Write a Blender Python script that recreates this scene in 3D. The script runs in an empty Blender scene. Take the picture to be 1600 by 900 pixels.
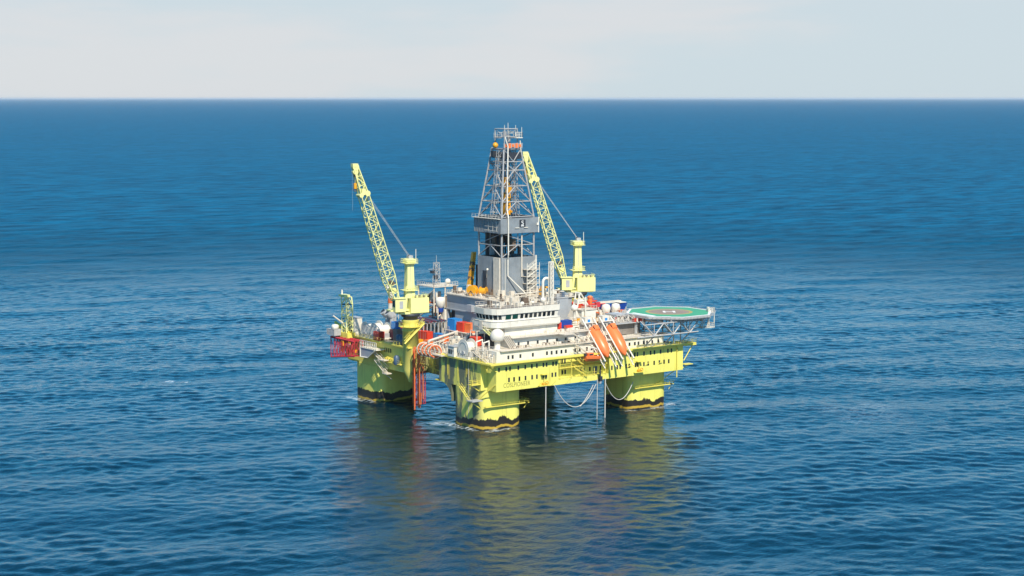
import bpy, math, random
import numpy as np
from mathutils import Vector, Matrix
R = math.radians
random.seed(7)
S = bpy.context.scene
COL = S.collection

# ------------------------------------------------------------------ materials
def nodes_of(name):
    m = bpy.data.materials.new(name); m.use_nodes = True
    nt = m.node_tree
    return m, nt, nt.nodes['Principled BSDF']
def N(nt, t, **k):
    n = nt.nodes.new(t)
    for a, b in k.items():
        if a.startswith('i_'):
            n.inputs[a[2:].replace('_', ' ')].default_value = b
        else: setattr(n, a, b)
    return n
def math_n(nt, op, a, b=None, c=None, clamp=False):
    n = nt.nodes.new('ShaderNodeMath'); n.operation = op; n.use_clamp = clamp
    for i, v in enumerate((a, b, c)):
        if v is None: continue
        if isinstance(v, (int, float)): n.inputs[i].default_value = v
        else: nt.links.new(v, n.inputs[i])
    return n.outputs[0]
def mix_n(nt, fac, a, b, blend='MIX'):
    n = nt.nodes.new('ShaderNodeMix'); n.data_type = 'RGBA'; n.blend_type = blend
    for s, v in ((n.inputs[0], fac), (n.inputs[6], a), (n.inputs[7], b)):
        if isinstance(v, (int, float)): s.default_value = v
        elif isinstance(v, tuple): s.default_value = (*v[:3], 1)
        else: nt.links.new(v, s)
    return n.outputs[2]
def noise_n(nt, vec, scale, detail=3, rough=0.55):
    n = nt.nodes.new('ShaderNodeTexNoise'); n.inputs['Scale'].default_value = scale
    n.inputs['Detail'].default_value = detail; n.inputs['Roughness'].default_value = rough
    nt.links.new(vec, n.inputs['Vector']); return n.outputs['Fac']
def mapped(nt, scale=(1, 1, 1), rot=(0, 0, 0), src='Object'):
    tc = nt.nodes.new('ShaderNodeTexCoord'); mp = nt.nodes.new('ShaderNodeMapping')
    mp.inputs['Scale'].default_value = scale; mp.inputs['Rotation'].default_value = rot
    nt.links.new(tc.outputs[src], mp.inputs['Vector']); return mp.outputs[0]
def ramp(nt, fac, lo, hi):
    n = nt.nodes.new('ShaderNodeMapRange'); n.interpolation_type = 'SMOOTHSTEP'
    nt.links.new(fac, n.inputs[0]); n.inputs[1].default_value = lo; n.inputs[2].default_value = hi
    return n.outputs[0]

def paint(name, col, rough=0.5, metal=0.0, var=0.18, scale=0.35, streak=0.25, dirt=(0.22, 0.15, 0.09)):
    """painted steel: slow tone changes, vertical weather streaks of grime and rust"""
    m, nt, b = nodes_of(name)
    base = tuple(col)
    v1 = noise_n(nt, mapped(nt), scale, 4)
    tone = mix_n(nt, math_n(nt, 'MULTIPLY', ramp(nt, v1, .3, .7), var), base, tuple(c * .55 for c in base))
    st = noise_n(nt, mapped(nt, (1.3, 1.3, .10)), 1.0, 4, .65)
    f = math_n(nt, 'MULTIPLY', ramp(nt, st, .56, .78), streak)
    c = mix_n(nt, f, tone, dirt)
    nt.links.new(c, b.inputs['Base Color'])
    b.inputs['Roughness'].default_value = rough; b.inputs['Metallic'].default_value = metal
    return m

YEL = (0.80, 0.74, 0.165)
def hull_paint():
    m, nt, b = nodes_of('hull_yellow')
    tc = nt.nodes.new('ShaderNodeTexCoord'); sp = nt.nodes.new('ShaderNodeSeparateXYZ')
    nt.links.new(tc.outputs['Object'], sp.inputs[0]); X, Y, Z = sp.outputs
    v1 = noise_n(nt, tc.outputs['Object'], .18, 4)
    c = mix_n(nt, math_n(nt, 'MULTIPLY', ramp(nt, v1, .35, .7), .22), YEL, (0.50, 0.46, 0.05))
    st = noise_n(nt, mapped(nt, (1.1, 1.1, .07)), 1.0, 5, .65)
    c = mix_n(nt, math_n(nt, 'MULTIPLY', ramp(nt, st, .55, .78), .5), c, (.30, .20, .05))
    # plate seams
    def seam(ax, per, w):
        f = math_n(nt, 'FRACT', math_n(nt, 'DIVIDE', ax, per))
        return math_n(nt, 'LESS_THAN', f, w)
    c = mix_n(nt, math_n(nt, 'MULTIPLY', seam(math_n(nt, 'ADD', X, Y), 6.1, .018), .35), c, (.3, .26, .04))
    # slate-blue blotches, drawn out vertically, on the side below the pipe deck
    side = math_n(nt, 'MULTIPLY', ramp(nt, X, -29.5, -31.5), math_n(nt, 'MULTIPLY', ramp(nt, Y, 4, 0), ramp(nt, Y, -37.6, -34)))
    blotch = noise_n(nt, mapped(nt, (.6, .6, .16)), .45, 5, .6)
    mm = math_n(nt, 'MULTIPLY', ramp(nt, blotch, .40, .50), side)
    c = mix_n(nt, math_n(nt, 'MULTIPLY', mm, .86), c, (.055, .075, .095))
    # marine growth band and stained boot-top at the waterline
    e1 = noise_n(nt, mapped(nt, (1, 1, .5)), 1.1, 5, .7); e2 = noise_n(nt, tc.outputs['Object'], .12, 2)
    top = math_n(nt, 'ADD', math_n(nt, 'MULTIPLY', e1, 2.6), math_n(nt, 'ADD', math_n(nt, 'MULTIPLY', e2, 3.4), .15))
    e3 = math_n(nt, 'MULTIPLY', math_n(nt, 'SUBTRACT', noise_n(nt, mapped(nt, (1, 1, .2)), .26, 2), .5), 2.6)
    Z = math_n(nt, 'ADD', Z, e3); zt = math_n(nt, 'SUBTRACT', Z, top)
    c = mix_n(nt, ramp(nt, zt, .12, -.12), c, (.022, .016, .010))
    yb = math_n(nt, 'MULTIPLY', ramp(nt, math_n(nt, 'ADD', Z, math_n(nt, 'MULTIPLY', e1, .5)), 1.28, 1.12), ramp(nt, math_n(nt, 'ADD', Z, math_n(nt, 'MULTIPLY', e1, .4)), .30, .42))
    c = mix_n(nt, math_n(nt, 'MULTIPLY', yb, .92), c, (.48, .31, .035))
    nt.links.new(c, b.inputs['Base Color']); b.inputs['Roughness'].default_value = .42
    return m

M = {}
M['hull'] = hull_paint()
M['yellow'] = paint('yellow_paint', (.80, .68, .12), .45)
M['pedestal'] = paint('pedestal_yellow', (.80, .71, .17), .45)
M['pale'] = paint('pale_yellow_paint', (.80, .77, .31), .45, streak=.15, var=.1)
M['white'] = paint('white_paint', (.76, .71, .60), .5, var=.28, scale=.6, streak=.35, dirt=(.40, .25, .13))
M['cream'] = paint('cream_paint', (.70, .62, .50), .55, var=.35, scale=.9, streak=.3)
M['grey'] = paint('grey_cladding', (.36, .38, .40), .5, .0, var=.3, streak=.25, dirt=(.16, .15, .14))
M['lgrey'] = paint('light_grey_steel', (.44, .44, .43), .45, .0, var=.35, scale=1.2, streak=.35)
M['wind'] = paint('wind_wall_grey', (.25, .275, .29), .5, var=.45, streak=.35, dirt=(.13, .12, .11))
M['derrick'] = paint('derrick_steel', (.38, .38, .375), .45, .0, var=.5, scale=1.5, streak=.4, dirt=(.12, .09, .07))
M['dark'] = paint('dark_steel', (.035, .04, .05), .5)
M['dkbrown'] = paint('brown_equipment', (.16, .11, .075), .6, var=.5, scale=1.5)
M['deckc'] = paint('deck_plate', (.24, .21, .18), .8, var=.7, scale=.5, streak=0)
M['deckg'] = paint('green_deck', (.10, .15, .12), .8, streak=0)
M['orange'] = paint('lifeboat_orange', (.86, .20, .055), .35, streak=.1, var=.12)
M['amber'] = paint('amber_paint', (.78, .36, .02), .4, streak=.2)
M['red'] = paint('red_paint', (.66, .055, .025), .45, streak=.15, var=.25)
M['crimson'] = paint('crimson_steel', (.52, .035, .05), .5, streak=.2)
M['rust'] = paint('orange_red_hose', (.72, .16, .04), .5, var=.4, scale=1)
M['blue'] = paint('blue_paint', (.02, .24, .60), .4, streak=.15)
M['navy'] = paint('navy_paint', (.015, .06, .30), .4, streak=.1)
M['slate'] = paint('slate_blue_tank', (.06, .10, .16), .4)
M['maroon'] = paint('maroon_paint', (.20, .02, .035), .5)
M['green'] = paint('helideck_green', (.065, .36, .20), .75, var=.2, streak=0)
M['mark'] = paint('deck_marking', (.80, .80, .77), .7, var=.15, streak=0)
M['ring'] = paint('yellow_marking', (.42, .33, .11), .7, streak=0)
M['pad'] = paint('pad_grey', (.30, .24, .19), .8, var=.35, streak=0)
M['letter'] = paint('faded_lettering', (.27, .25, .06), .6, streak=0)
M['rope'] = paint('rope', (.55, .52, .47), .7, streak=0)
def glass():
    m, nt, b = nodes_of('window_glass')
    oi = nt.nodes.new('ShaderNodeObjectInfo')
    c = mix_n(nt, oi.outputs['Random'], (.006, .010, .014), (.05, .055, .055))
    nt.links.new(c, b.inputs['Base Color']); b.inputs['Roughness'].default_value = .12; return m
M['glass'] = glass()
def greenglass():
    m, nt, b = nodes_of('tinted_glass'); b.inputs['Base Color'].default_value = (.012, .065, .05, 1); b.inputs['Roughness'].default_value = .15; return m
M['gglass'] = greenglass()

# ------------------------------------------------------------------ mesh builder
class MB:
    def __init__(s, *mats): s.v = []; s.f = []; s.mi = []; s.sm = []; s.g = []; s.op = 0; s.hold = 0; s.mats = mats
    def add(s, vs, fs, m=0, sm=False):
        o = len(s.v); s.v += [tuple(v) for v in vs]
        if not s.hold: s.op += 1
        for f in fs: s.f.append([i + o for i in f]); s.mi.append(m); s.sm.append(sm); s.g.append(s.op)
        return s
    def box(s, x0, x1, y0, y1, z0, z1, m=0):
        return s.add([(x0,y0,z0),(x1,y0,z0),(x1,y1,z0),(x0,y1,z0),(x0,y0,z1),(x1,y0,z1),(x1,y1,z1),(x0,y1,z1)],
            [(0,3,2,1),(4,5,6,7),(0,1,5,4),(1,2,6,5),(2,3,7,6),(3,0,4,7)], m)
    def obox(s, c, d, rz=0, m=0):
        cx, cy, cz = c; hx, hy, hz = (k/2 for k in d); ca, sa = math.cos(rz), math.sin(rz)
        t = MB().box(-hx, hx, -hy, hy, -hz, hz)
        return s.add([(cx+x*ca-y*sa, cy+x*sa+y*ca, cz+z) for x, y, z in t.v], t.f, m)
    def loft(s, rings, m=0, sm=False, cap=True):
        n = len(rings[0]); vs = [p for r in rings for p in r]; fs = []
        for k in range(len(rings)-1):
            for i in range(n):
                j = (i+1) % n; fs.append((k*n+i, k*n+j, (k+1)*n+j, (k+1)*n+i))
        s.add(vs, fs, m, sm)
        if cap: s.add(rings[0], [tuple(range(n))[::-1]], m); s.add(rings[-1], [tuple(range(n))], m)
        return s
    def prism(s, poly, z0, z1, m=0, top=None):
        return s.loft([[(x, y, z0) for x, y in poly], [(x, y, z1) for x, y in (top or poly)]], m)
    def tube(s, p, q, r, n=6, r2=None, m=0, sm=None):
        p, q = Vector(p), Vector(q); d = q-p
        if d.length < 1e-6: return s
        a = d.normalized(); u = a.orthogonal().normalized(); w = a.cross(u); r2 = r if r2 is None else r2
        rg = lambda c, rr: [c + (u*math.cos(2*math.pi*i/n)+w*math.sin(2*math.pi*i/n))*rr for i in range(n)]
        return s.loft([rg(p, r), rg(q, r2)], m, n > 4 if sm is None else sm)
    def pipe(s, pts, r, n=6, m=0):
        for a, b in zip(pts[:-1], pts[1:]): s.tube(a, b, r, n, m=m)
        for a in pts[1:-1]: s.sph(a, r*1.02, 6, m)
        return s
    def lathe(s, prof, c=(0,0,0), n=20, m=0, sm=True):
        cx, cy, cz = c
        return s.loft([[(cx+r*math.cos(2*math.pi*i/n), cy+r*math.sin(2*math.pi*i/n), cz+z) for i in range(n)] for r, z in prof], m, sm)
    def sph(s, c, r, n=16, m=0):
        h = max(4, n//2); return s.lathe([(max(.01*r, r*math.sin(math.pi*k/h)), -r*math.cos(math.pi*k/h)) for k in range(h+1)], c, n, m)
    def torus(s, c, ax, R_, r, n=24, a0=0, a1=2*math.pi, m=0):
        ax = Vector(ax).normalized(); u = ax.orthogonal().normalized(); w = ax.cross(u); c = Vector(c)
        pts = [c+(u*math.cos(a0+(a1-a0)*i/n)+w*math.sin(a0+(a1-a0)*i/n))*R_ for i in range(n+1)]
        for a, b in zip(pts[:-1], pts[1:]): s.tube(a, b, r, 6, m=m)
        return s
    def rail(s, pts, h=1.1, step=1.9, r=.055, m=0):
        for a, b in zip(pts[:-1], pts[1:]):
            a, b = Vector(a), Vector(b); L = (b-a).length; k = max(1, round(L/step)); up = Vector((0,0,h))
            for i in range(k+1):
                p = a.lerp(b, i/k); s.tube(p, p+up, r, 4, m=m)
            s.tube(a+up, b+up, r, 4, m=m); s.tube(a+up*.5, b+up*.5, r*.8, 4, m=m)
        return s
    def stair(s, p, q, w=1.0, side=(1,0,0), m=0, rail=True):
        p, q, sd = Vector(p), Vector(q), Vector(side).normalized()*w/2
        for k in (-1, 1):
            s.tube(p+sd*k, q+sd*k, .14, 4, m=m)
            if rail: s.tube(p+sd*k+Vector((0,0,1)), q+sd*k+Vector((0,0,1)), .06, 4, m=m)
        n = max(3, int((q-p).length/.6))
        for i in range(n+1):
            c = p.lerp(q, i/n); s.tube(c-sd, c+sd, .09, 4, m=m)
        return s
    def lattice(s, p, q, e1, e2, w0, d0, w1, d1, bays, rc=.17, rb=.09, m=0, k_brace=False):
        """four-chord truss from p to q; e1,e2 = cross axes, w along e1, d along e2"""
        p, q, e1, e2 = Vector(p), Vector(q), Vector(e1).normalized(), Vector(e2).normalized()
        def corner(t, i):
            a, b = ((-1,-1),(1,-1),(1,1),(-1,1))[i]
            return p.lerp(q, t)+e1*a*(w0+(w1-w0)*t)/2+e2*b*(d0+(d1-d0)*t)/2
        for i in range(4): s.tube(corner(0,i), corner(1,i), rc, 5, m=m)
        for k in range(bays):
            t0, t1 = k/bays, (k+1)/bays
            for i in range(4):
                j = (i+1) % 4
                s.tube(corner(t0,i), corner(t0,j), rb, 4, m=m)
                if (k+i) % 2: s.tube(corner(t0,i), corner(t1,j), rb, 4, m=m)
                else: s.tube(corner(t0,j), corner(t1,i), rb, 4, m=m)
        for i in range(4): s.tube(corner(1,i), corner(1,(i+1)%4), rb, 4, m=m)
        return s
    def build(s, name, parent=None, off=(0,0,0)):
        ox, oy, oz = off
        me = bpy.data.meshes.new(name)
        me.from_pydata([(x-ox, y-oy, z-oz) for x, y, z in s.v], [], s.f)
        for k in s.mats: me.materials.append(M[k])
        me.polygons.foreach_set('material_index', s.mi); me.polygons.foreach_set('use_smooth', s.sm); me.update()
        o = bpy.data.objects.new(name, me); COL.objects.link(o)
        if parent: o.parent = parent
        return o
def _whole(fn):
    def run(s, *a, **k):
        if not s.hold: s.op += 1
        s.hold += 1
        try: return fn(s, *a, **k)
        finally: s.hold -= 1
    return run
for _n in ('loft', 'pipe', 'torus', 'rail', 'stair', 'lattice'): setattr(MB, _n, _whole(getattr(MB, _n)))
def tag(o, label=None, cat=None, group=None, kind=None):
    for k, v in (('label', label), ('category', cat), ('group', group), ('kind', kind)):
        if v: o[k] = v
    return o
class Thing:
    """an Empty at the thing's base; parts are given in scene coordinates and stored relative to it"""
    def __init__(s, name, label, cat, loc=(0,0,0), group=None):
        s.loc = loc; s.e = bpy.data.objects.new(name, None); COL.objects.link(s.e); s.e.location = loc
        s.e.empty_display_size = 1; tag(s.e, label, cat, group)
    def part(s, name, mb, parent=None, label=None):
        o = mb.build(name, parent or s.e, s.loc)
        if label: o['label'] = label
        return o
def pieces(thing, name, mb, parent=None, most=95):
    """every separate piece a part of its own; beyond `most` the smallest go together as stuff"""
    by = {}
    for i, g in enumerate(mb.g): by.setdefault(g, []).append(i)
    def size(fs):
        p = [mb.v[j] for i in fs for j in mb.f[i]]; return sum(max(q[a] for q in p)-min(q[a] for q in p) for a in range(3))
    L = sorted(by.values(), key=size, reverse=True)
    sets = [[f] for f in L[:most]]+([L[most:]] if len(L) > most else [])
    for k, st in enumerate(sets):
        b = MB(*mb.mats); ids = {}
        for f in (i for fs in st for i in fs):
            ff = []
            for j in mb.f[f]:
                if j not in ids: ids[j] = len(b.v); b.v.append(mb.v[j])
                ff.append(ids[j])
            b.f.append(ff); b.mi.append(mb.mi[f]); b.sm.append(mb.sm[f])
        used = sorted(set(b.mi)); b.mats = [mb.mats[u] for u in used]; b.mi = [used.index(u) for u in b.mi]
        o = thing.part(name, b, parent)
        if k >= most: o['kind'] = 'stuff'
def single(name, mb, label, cat, loc, group=None):
    o = mb.build(name, None, loc); o.location = loc; return tag(o, label, cat, group)
def repeat_part(proto, delta, rot=None):
    c = proto.copy(); COL.objects.link(c); c.parent = proto.parent; c.location = Vector(proto.location)+Vector(delta); return c
def copy_tree(o, parent=None):
    c = o.copy(); COL.objects.link(c); c.parent = parent
    for ch in list(o.children): copy_tree(ch, c)
    return c
def rrect(cx, cy, hw, r, n=6):
    out = []
    for sx, sy, a0 in ((1,1,0),(-1,1,90),(-1,-1,180),(1,-1,270)):
        for k in range(n+1):
            a = R(a0+90*k/n); out.append((cx+sx*(hw-r)+r*math.cos(a), cy+sy*(hw-r)+r*math.sin(a)))
    return out

# ------------------------------------------------------------------ sea
def make_sea():
    fx, fy = .588, .809                       # direction the swell grid is laid along
    rng = np.random.default_rng(3)
    def axis(lo, hi, d, far, g):
        c = np.arange(lo, hi+d/2, d); out = []; x, st = c[-1], d
        while x < far[1]: st *= g; x += st; out.append(x)
        o2 = []; x, st = c[0], d
        while x > far[0]: st *= g; x -= st; o2.append(x)
        return np.concatenate([o2[::-1], c, out])
    u = axis(-320, 320, .95, (-4200, 4200), 1.009); v = axis(-280, 200, .95, (-700, 9000), 1.0055)
    nu, nv = len(u), len(v)
    U, V = np.meshgrid(u, v)
    su, sv = np.meshgrid(np.gradient(u), np.gradient(v)); sp_ = np.maximum(su, sv)
    X = U*fy+V*fx; Y = -U*fx+V*fy
    Zh = np.zeros_like(X)
    for _ in range(150):
        lam = 2.0*(3.9**rng.random()) if _ % 10 else 8*(3**rng.random()); th = R(56)+rng.normal(0, .85); k = 2*np.pi/lam
        amp = WAVE*lam**.80
        Zh += amp*np.clip(lam/(1.6*sp_)-1, 0, 1)*np.sin(k*(X*np.cos(th)+Y*np.sin(th))+rng.random()*6.283)
    grp = np.zeros_like(X)                     # wave groups: rougher and calmer patches
    for _ in range(14):
        lam = 25*(9**rng.random()); th = rng.random()*6.283; k = 2*np.pi/lam
        grp += np.sin(k*(X*np.cos(th)+Y*np.sin(th))+rng.random()*6.283)
    Zh *= np.clip(1+.06*grp, .6, 1.5)
    for lam, th, ph in ((38, 1.1, .3), (52, .8, 2.0), (29, 1.35, 4.0)):
        Zh += .0028*lam*np.clip(lam/(2.2*sp_)-1, 0, 1)*np.sin(2*np.pi/lam*(X*np.cos(th)+Y*np.sin(th))+ph)*(1+.3*np.sin(X/61+Y/87))
    Zh[0] = 0; Zh[-1] = 0; Zh[:, 0] = 0; Zh[:, -1] = 0
    vs = np.stack([X, Y, Zh], -1).reshape(-1, 3)
    i = np.arange(nv-1)[:, None]*nu+np.arange(nu-1)[None, :]
    q = np.stack([i, i+1, i+nu+1, i+nu], -1).reshape(-1, 4)
    L = 150000.
    c = [(u[0], v[0]), (u[-1], v[0]), (u[-1], v[-1]), (u[0], v[-1])]
    o = [(-L, -L), (L, -L), (L, L), (-L, L)]
    extra = np.array([(a*fy+b*fx, -a*fx+b*fy, 0) for a, b in c+o])
    b0 = len(vs); vs = np.concatenate([vs, extra])
    oq = np.array([(b0+4+k, b0+4+(k+1) % 4, b0+(k+1) % 4, b0+k) for k in range(4)])
    q = np.concatenate([q, oq])
    me = bpy.data.meshes.new('sea'); me.vertices.add(len(vs)); me.vertices.foreach_set('co', vs.ravel().astype(np.float32))
    me.loops.add(q.size); me.loops.foreach_set('vertex_index', q.ravel().astype(np.int32))
    me.polygons.add(len(q)); me.polygons.foreach_set('loop_start', np.arange(0, q.size, 4, dtype=np.int32))
    me.polygons.foreach_set('use_smooth', np.ones(len(q), dtype=bool)); me.update(calc_edges=True); me.validate()
    ob = bpy.data.objects.new('sea', me); COL.objects.link(ob); ob['kind'] = 'structure'
    ob['label'] = 'deep blue open sea with short wind waves'
    m, nt, b = nodes_of('sea_water')
    tc = nt.nodes.new('ShaderNodeTexCoord'); P = tc.outputs['Object']
    rot = (0, 0, R(-18))
    n0 = noise_n(nt, mapped(nt, (.45, 1, 1), rot), .030, 3, .5)
    n1 = noise_n(nt, mapped(nt, (.5, 1, 1), rot), .11, 4, .6)
    n2 = noise_n(nt, mapped(nt, (.55, 1, 1), (0, 0, R(-5))), .42, 4, .62)
    n3 = noise_n(nt, mapped(nt, (.7, 1, 1), (0, 0, R(-30))), 1.6, 3, .6)
    h = math_n(nt, 'ADD', math_n(nt, 'MULTIPLY', n0, .8), math_n(nt, 'MULTIPLY', n1, SEA_H[0]))
    h = math_n(nt, 'ADD', h, math_n(nt, 'MULTIPLY', n2, SEA_H[1])); h = math_n(nt, 'ADD', h, math_n(nt, 'MULTIPLY', n3, SEA_H[2]))
    # gusts: patches of rougher and smoother water
    g = noise_n(nt, mapped(nt, (.5, 1.2, 1), rot), .006, 3, .55)
    gs = math_n(nt, 'ADD', math_n(nt, 'MULTIPLY', ramp(nt, g, .35, .65), .45), .62)
    bp = nt.nodes.new('ShaderNodeBump'); bp.inputs['Distance'].default_value = 1.0
    pass
    nt.links.new(bp.outputs[0], b.inputs['Normal'])
    # far from the platform the waves are smaller than can be told apart: their slopes become roughness
    sq = nt.nodes.new('ShaderNodeVectorMath'); sq.operation = 'LENGTH'; nt.links.new(P, sq.inputs[0])
    far = ramp(nt, sq.outputs['Value'], 170, 800)
    nt.links.new(math_n(nt, 'ADD', math_n(nt, 'MULTIPLY', far, .38), .07), b.inputs['Roughness'])
    nt.links.new(math_n(nt, 'MULTIPLY', gs, math_n(nt, 'SUBTRACT', 1.0, math_n(nt, 'MULTIPLY', far, .3))), bp.inputs['Strength'])
    n5 = noise_n(nt, mapped(nt, (.5, 1, 1), (0, 0, R(36))), .07, 5, .7)
    nt.links.new(math_n(nt, 'ADD', h, math_n(nt, 'MULTIPLY', math_n(nt, 'MULTIPLY', n5, ramp(nt, sq.outputs['Value'], 200, 600)), 2.2)), bp.inputs['Height'])
    nt.links.new(math_n(nt, 'SUBTRACT', 1.0, math_n(nt, 'MULTIPLY', ramp(nt, sq.outputs['Value'], 200, 700), .8)), b.inputs['Specular IOR Level'])
    # foam: thin wash round the column feet, and a slick of broken water off the right corner
    sp = nt.nodes.new('ShaderNodeSeparateXYZ'); nt.links.new(P, sp.inputs[0])
    def blob(cx, cy, rx, ry):
        a = math_n(nt, 'DIVIDE', math_n(nt, 'SUBTRACT', sp.outputs[0], cx), rx); c_ = math_n(nt, 'DIVIDE', math_n(nt, 'SUBTRACT', sp.outputs[1], cy), ry)
        return ramp(nt, math_n(nt, 'ADD', math_n(nt, 'MULTIPLY', a, a), math_n(nt, 'MULTIPLY', c_, c_)), 1.0, .25)
    fo = None
    for a in FOAM:
        f = math_n(nt, 'MULTIPLY', blob(*a[:4]), a[4]); fo = f if fo is None else math_n(nt, 'MAXIMUM', fo, f)
    fn = noise_n(nt, mapped(nt, (.5, 1, 1), rot), .9, 5, .7)
    fm = math_n(nt, 'MULTIPLY', fo, ramp(nt, fn, .44, .62))
    c = mix_n(nt, ramp(nt, g, .3, .7), SEA_C[0], SEA_C[1])
    la = (0, 0, R(36))
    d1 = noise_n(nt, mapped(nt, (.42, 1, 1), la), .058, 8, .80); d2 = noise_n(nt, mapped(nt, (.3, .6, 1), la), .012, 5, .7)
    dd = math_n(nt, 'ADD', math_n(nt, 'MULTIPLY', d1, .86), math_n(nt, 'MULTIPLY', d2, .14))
    deep = mix_n(nt, ramp(nt, dd, .38, .62), (.0, .030, .068), (.0, .125, .240))  # light and dark of distant waves painted into the water colour
    c = mix_n(nt, ramp(nt, sq.outputs['Value'], 180, 1000), c, deep)  # brightening of the sea with distance, painted in as colour
    c = mix_n(nt, fm, c, (.62, .68, .70))
    nt.links.new(c, b.inputs['Base Color'])
    b.inputs['IOR'].default_value = 1.333
    me.materials.append(m)
WAVE = .0024
SEA_H = (.20, .20, .085)
SEA_C = ((.0, .011, .020), (.0, .020, .034))
FOAM = [(-38.6, 31, 3.2, 10, 1), (-38.6, -28, 3.0, 10, 1), (-41, -20, 4, 3.5, .9), (-31, -39.0, 7, 2.4, .8), (30, -39.0, 7, 2.2, .7), (39, -34, 3.6, 5, .8), (21, -38, 3, 2, .7),
        (78, -84, 14, 22, .16), (92, -78, 5, 9, .30), (66, -92, 4, 9, .22), (-74, 104, 3, 2, 1), (-70, 99, 1.5, 1.2, 1)]
make_sea()

# ------------------------------------------------------------------ platform hull
plat = Thing('drilling_platform', 'large yellow semi-submersible drilling platform floating on the blue sea', 'platform')
ZB, ZD = 12.2, 20.6
hb = MB('hull')
hb.prism([(-37.3,-37.2),(39.4,-37.2),(39.4,40.6),(-37.3,40.6),(-37.3,1.2),(-31,1.2),(-31,-14.5),(-37.3,-14.5)], ZB, ZD)
hb.box(-35, -11.5, -42, -37.25, ZB-.02, ZD-.02)
hb.box(8.5, 39.5, -42, -37.25, ZB-.02, ZD-.02)
hb.box(-11.5, 8.5, -39.8, -37.25, ZB-.02, ZD-.03)
hb.box(-11.5, 8.5, -42, -39.8, ZB-.02, 13.9)
hb.loft([[(-37.28, 40.5, ZB+.1), (39.3, 40.5, ZB+.1), (39.3, 40.9, ZB+.1), (-37.28, 40.9, ZB+.1)],
         [(-39.6, 40.5, ZD-.1), (39.3, 40.5, ZD-.1), (39.3, 42.5, ZD-.1), (-39.6, 42.5, ZD-.1)]])
# curved haunches beside the recess
for s_, y0 in ((1, -21.3),):
    pr = [(y0+s_*5.5*(1-math.sin(R(a))), ZB+.05-5.5*(1-math.cos(R(a)))) for a in range(0, 91, 15)]
    pr = [(y0, ZB+.05)]+pr
    for xa, xb in ((-37.25, -31.2),):
        if s_ > 0: hb.loft([[(xa, y, z) for y, z in pr], [(xb, y, z) for y, z in pr]])
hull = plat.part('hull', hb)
for cx in (-29.4, 29.4):
    for cy in (-29.4, 29.4):
        c = MB('hull')
        pl = rrect(cx, cy, 8.1, 3.8)
        c.loft([[(x, y, z) for x, y in pl] for z in (-14, 0, 6, ZB-.06)], sm=False)
        for i in range(len(c.sm)): c.sm[i] = len(c.f[i]) == 4
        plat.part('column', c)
dk = MB('deckc')
dk.prism([(-37.2,-37),(39.2,-37),(39.2,40.4),(-37.2,40.4),(-37.2,1.3),(-31.1,1.3),(-31.1,-14.3),(-37.2,-14.3)], ZD+.004, ZD+.12)
plat.part('main_deck', dk)
lip = MB('yellow')
lip.box(-38.2, 42.5, -43.7, -41.9, 20.55, 21.0)
lip.box(-38.2, -36.0, -41.9, -14.6, 20.55, 21.0)
lip.box(-38.6, -36.8, 1.2, 41.5, 20.55, 20.98)
lip.box(39.6, 44.2, -43.2, -38, 20.05, 21.0)
pieces(plat, 'deck_edge', lip)
rl = MB('yellow'); rl.rail([(9, -43.5, 21.0), (44.0, -43.5, 21.0), (44.0, -38, 21)], r=.045); rl.rail([(-38.1, -41, 21), (-38.1, -33.4, 21)], r=.05); rl.rail([(-38.5, 6.5, 21), (-38.5, 41.4, 21)], r=.05)
pieces(plat, 'handrail', rl)
st = MB('yellow')
st.tube((43.2, -42.5, 20.1), (39.6, -42.3, 15.2), .16); st.tube((39.62, -41.5, 12.6), (42.6, -41.5, 13.6), .14); st.box(40, 43.4, -42.6, -40.4, 13.7, 13.9)
st.tube((36.6, -42.35, 10.0), (36.6, -42.35, 20.5), .18)
for x in (16, 23.5, 29): st.tube((x, -42.02, 15.0), (x+1.2, -43, 16.3), .1)
st.tube((31.0, -37.7, 7.2), (38.6, -40, 12.2), .14); st.tube((-34.9, -42.05, 18.3), (-37.9, -40.8, 20.5), .2)
st.tube((-37.6, -36.0, 9.2), (-35, -41.6, 14.4), .16)
pieces(plat, 'bracket', st)
# cabin windows, one row per deck
def win_rows(thing, parent, rows, w, h, mat='glass', frame=None):
    proto = None
    for xs, y, z in rows:
        for x in xs:
            if proto is None:
                b = MB(mat, 'dark'); b.box(x-w/2, x+w/2, y-.035, y+.05, z-h/2, z+h/2)
                proto = thing.part('window', b, parent); p0 = (x, y, z)
            else: repeat_part(proto, (x-p0[0], y-p0[1], z-p0[2]))
T1 = [-34.0,-31.3,-29.9,-26.8,-24.2,-21.7,-19.8,-17.3,-16.1,-13.6,-12.4,17.2,19.1,20.2,22.9,25.7,27.3,29.9,33.0,34.5,37.0]
T2 = [-30.3,-28.4,-26.4,-24.1,-21.6,-19.8,-17.3,-16.2,-13.9,-12.6,9.7,11.9,13.1,15.6,16.8,19.4,20.2,22.9,24.7,27.2,29.4,31.4,33.4]
win_rows(plat, hull, [(T1, -42, 18.9), (T2, -42, 15.5), ([-8.4,-7.3,-.6,.6,5.6], -39.8, 18.9), ([-8.3,-7.2,-1.0,.1,2.6,6.9], -39.8, 15.5)], .62, 1.35)
wl = MB('glass')
pw = plat.part('window', MB('glass').box(-37.37, -37.25, 13.5, 14.1, 17.6, 19.0), hull)
for dy in (1.2, 2.4, 3.6): repeat_part(pw, (0, dy, 0))
d = MB('slate'); d.box(4.0, 5.5, -39.9, -39.75, 14.0, 16.2); plat.part('door', d, hull, 'pale blue grey door')
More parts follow.
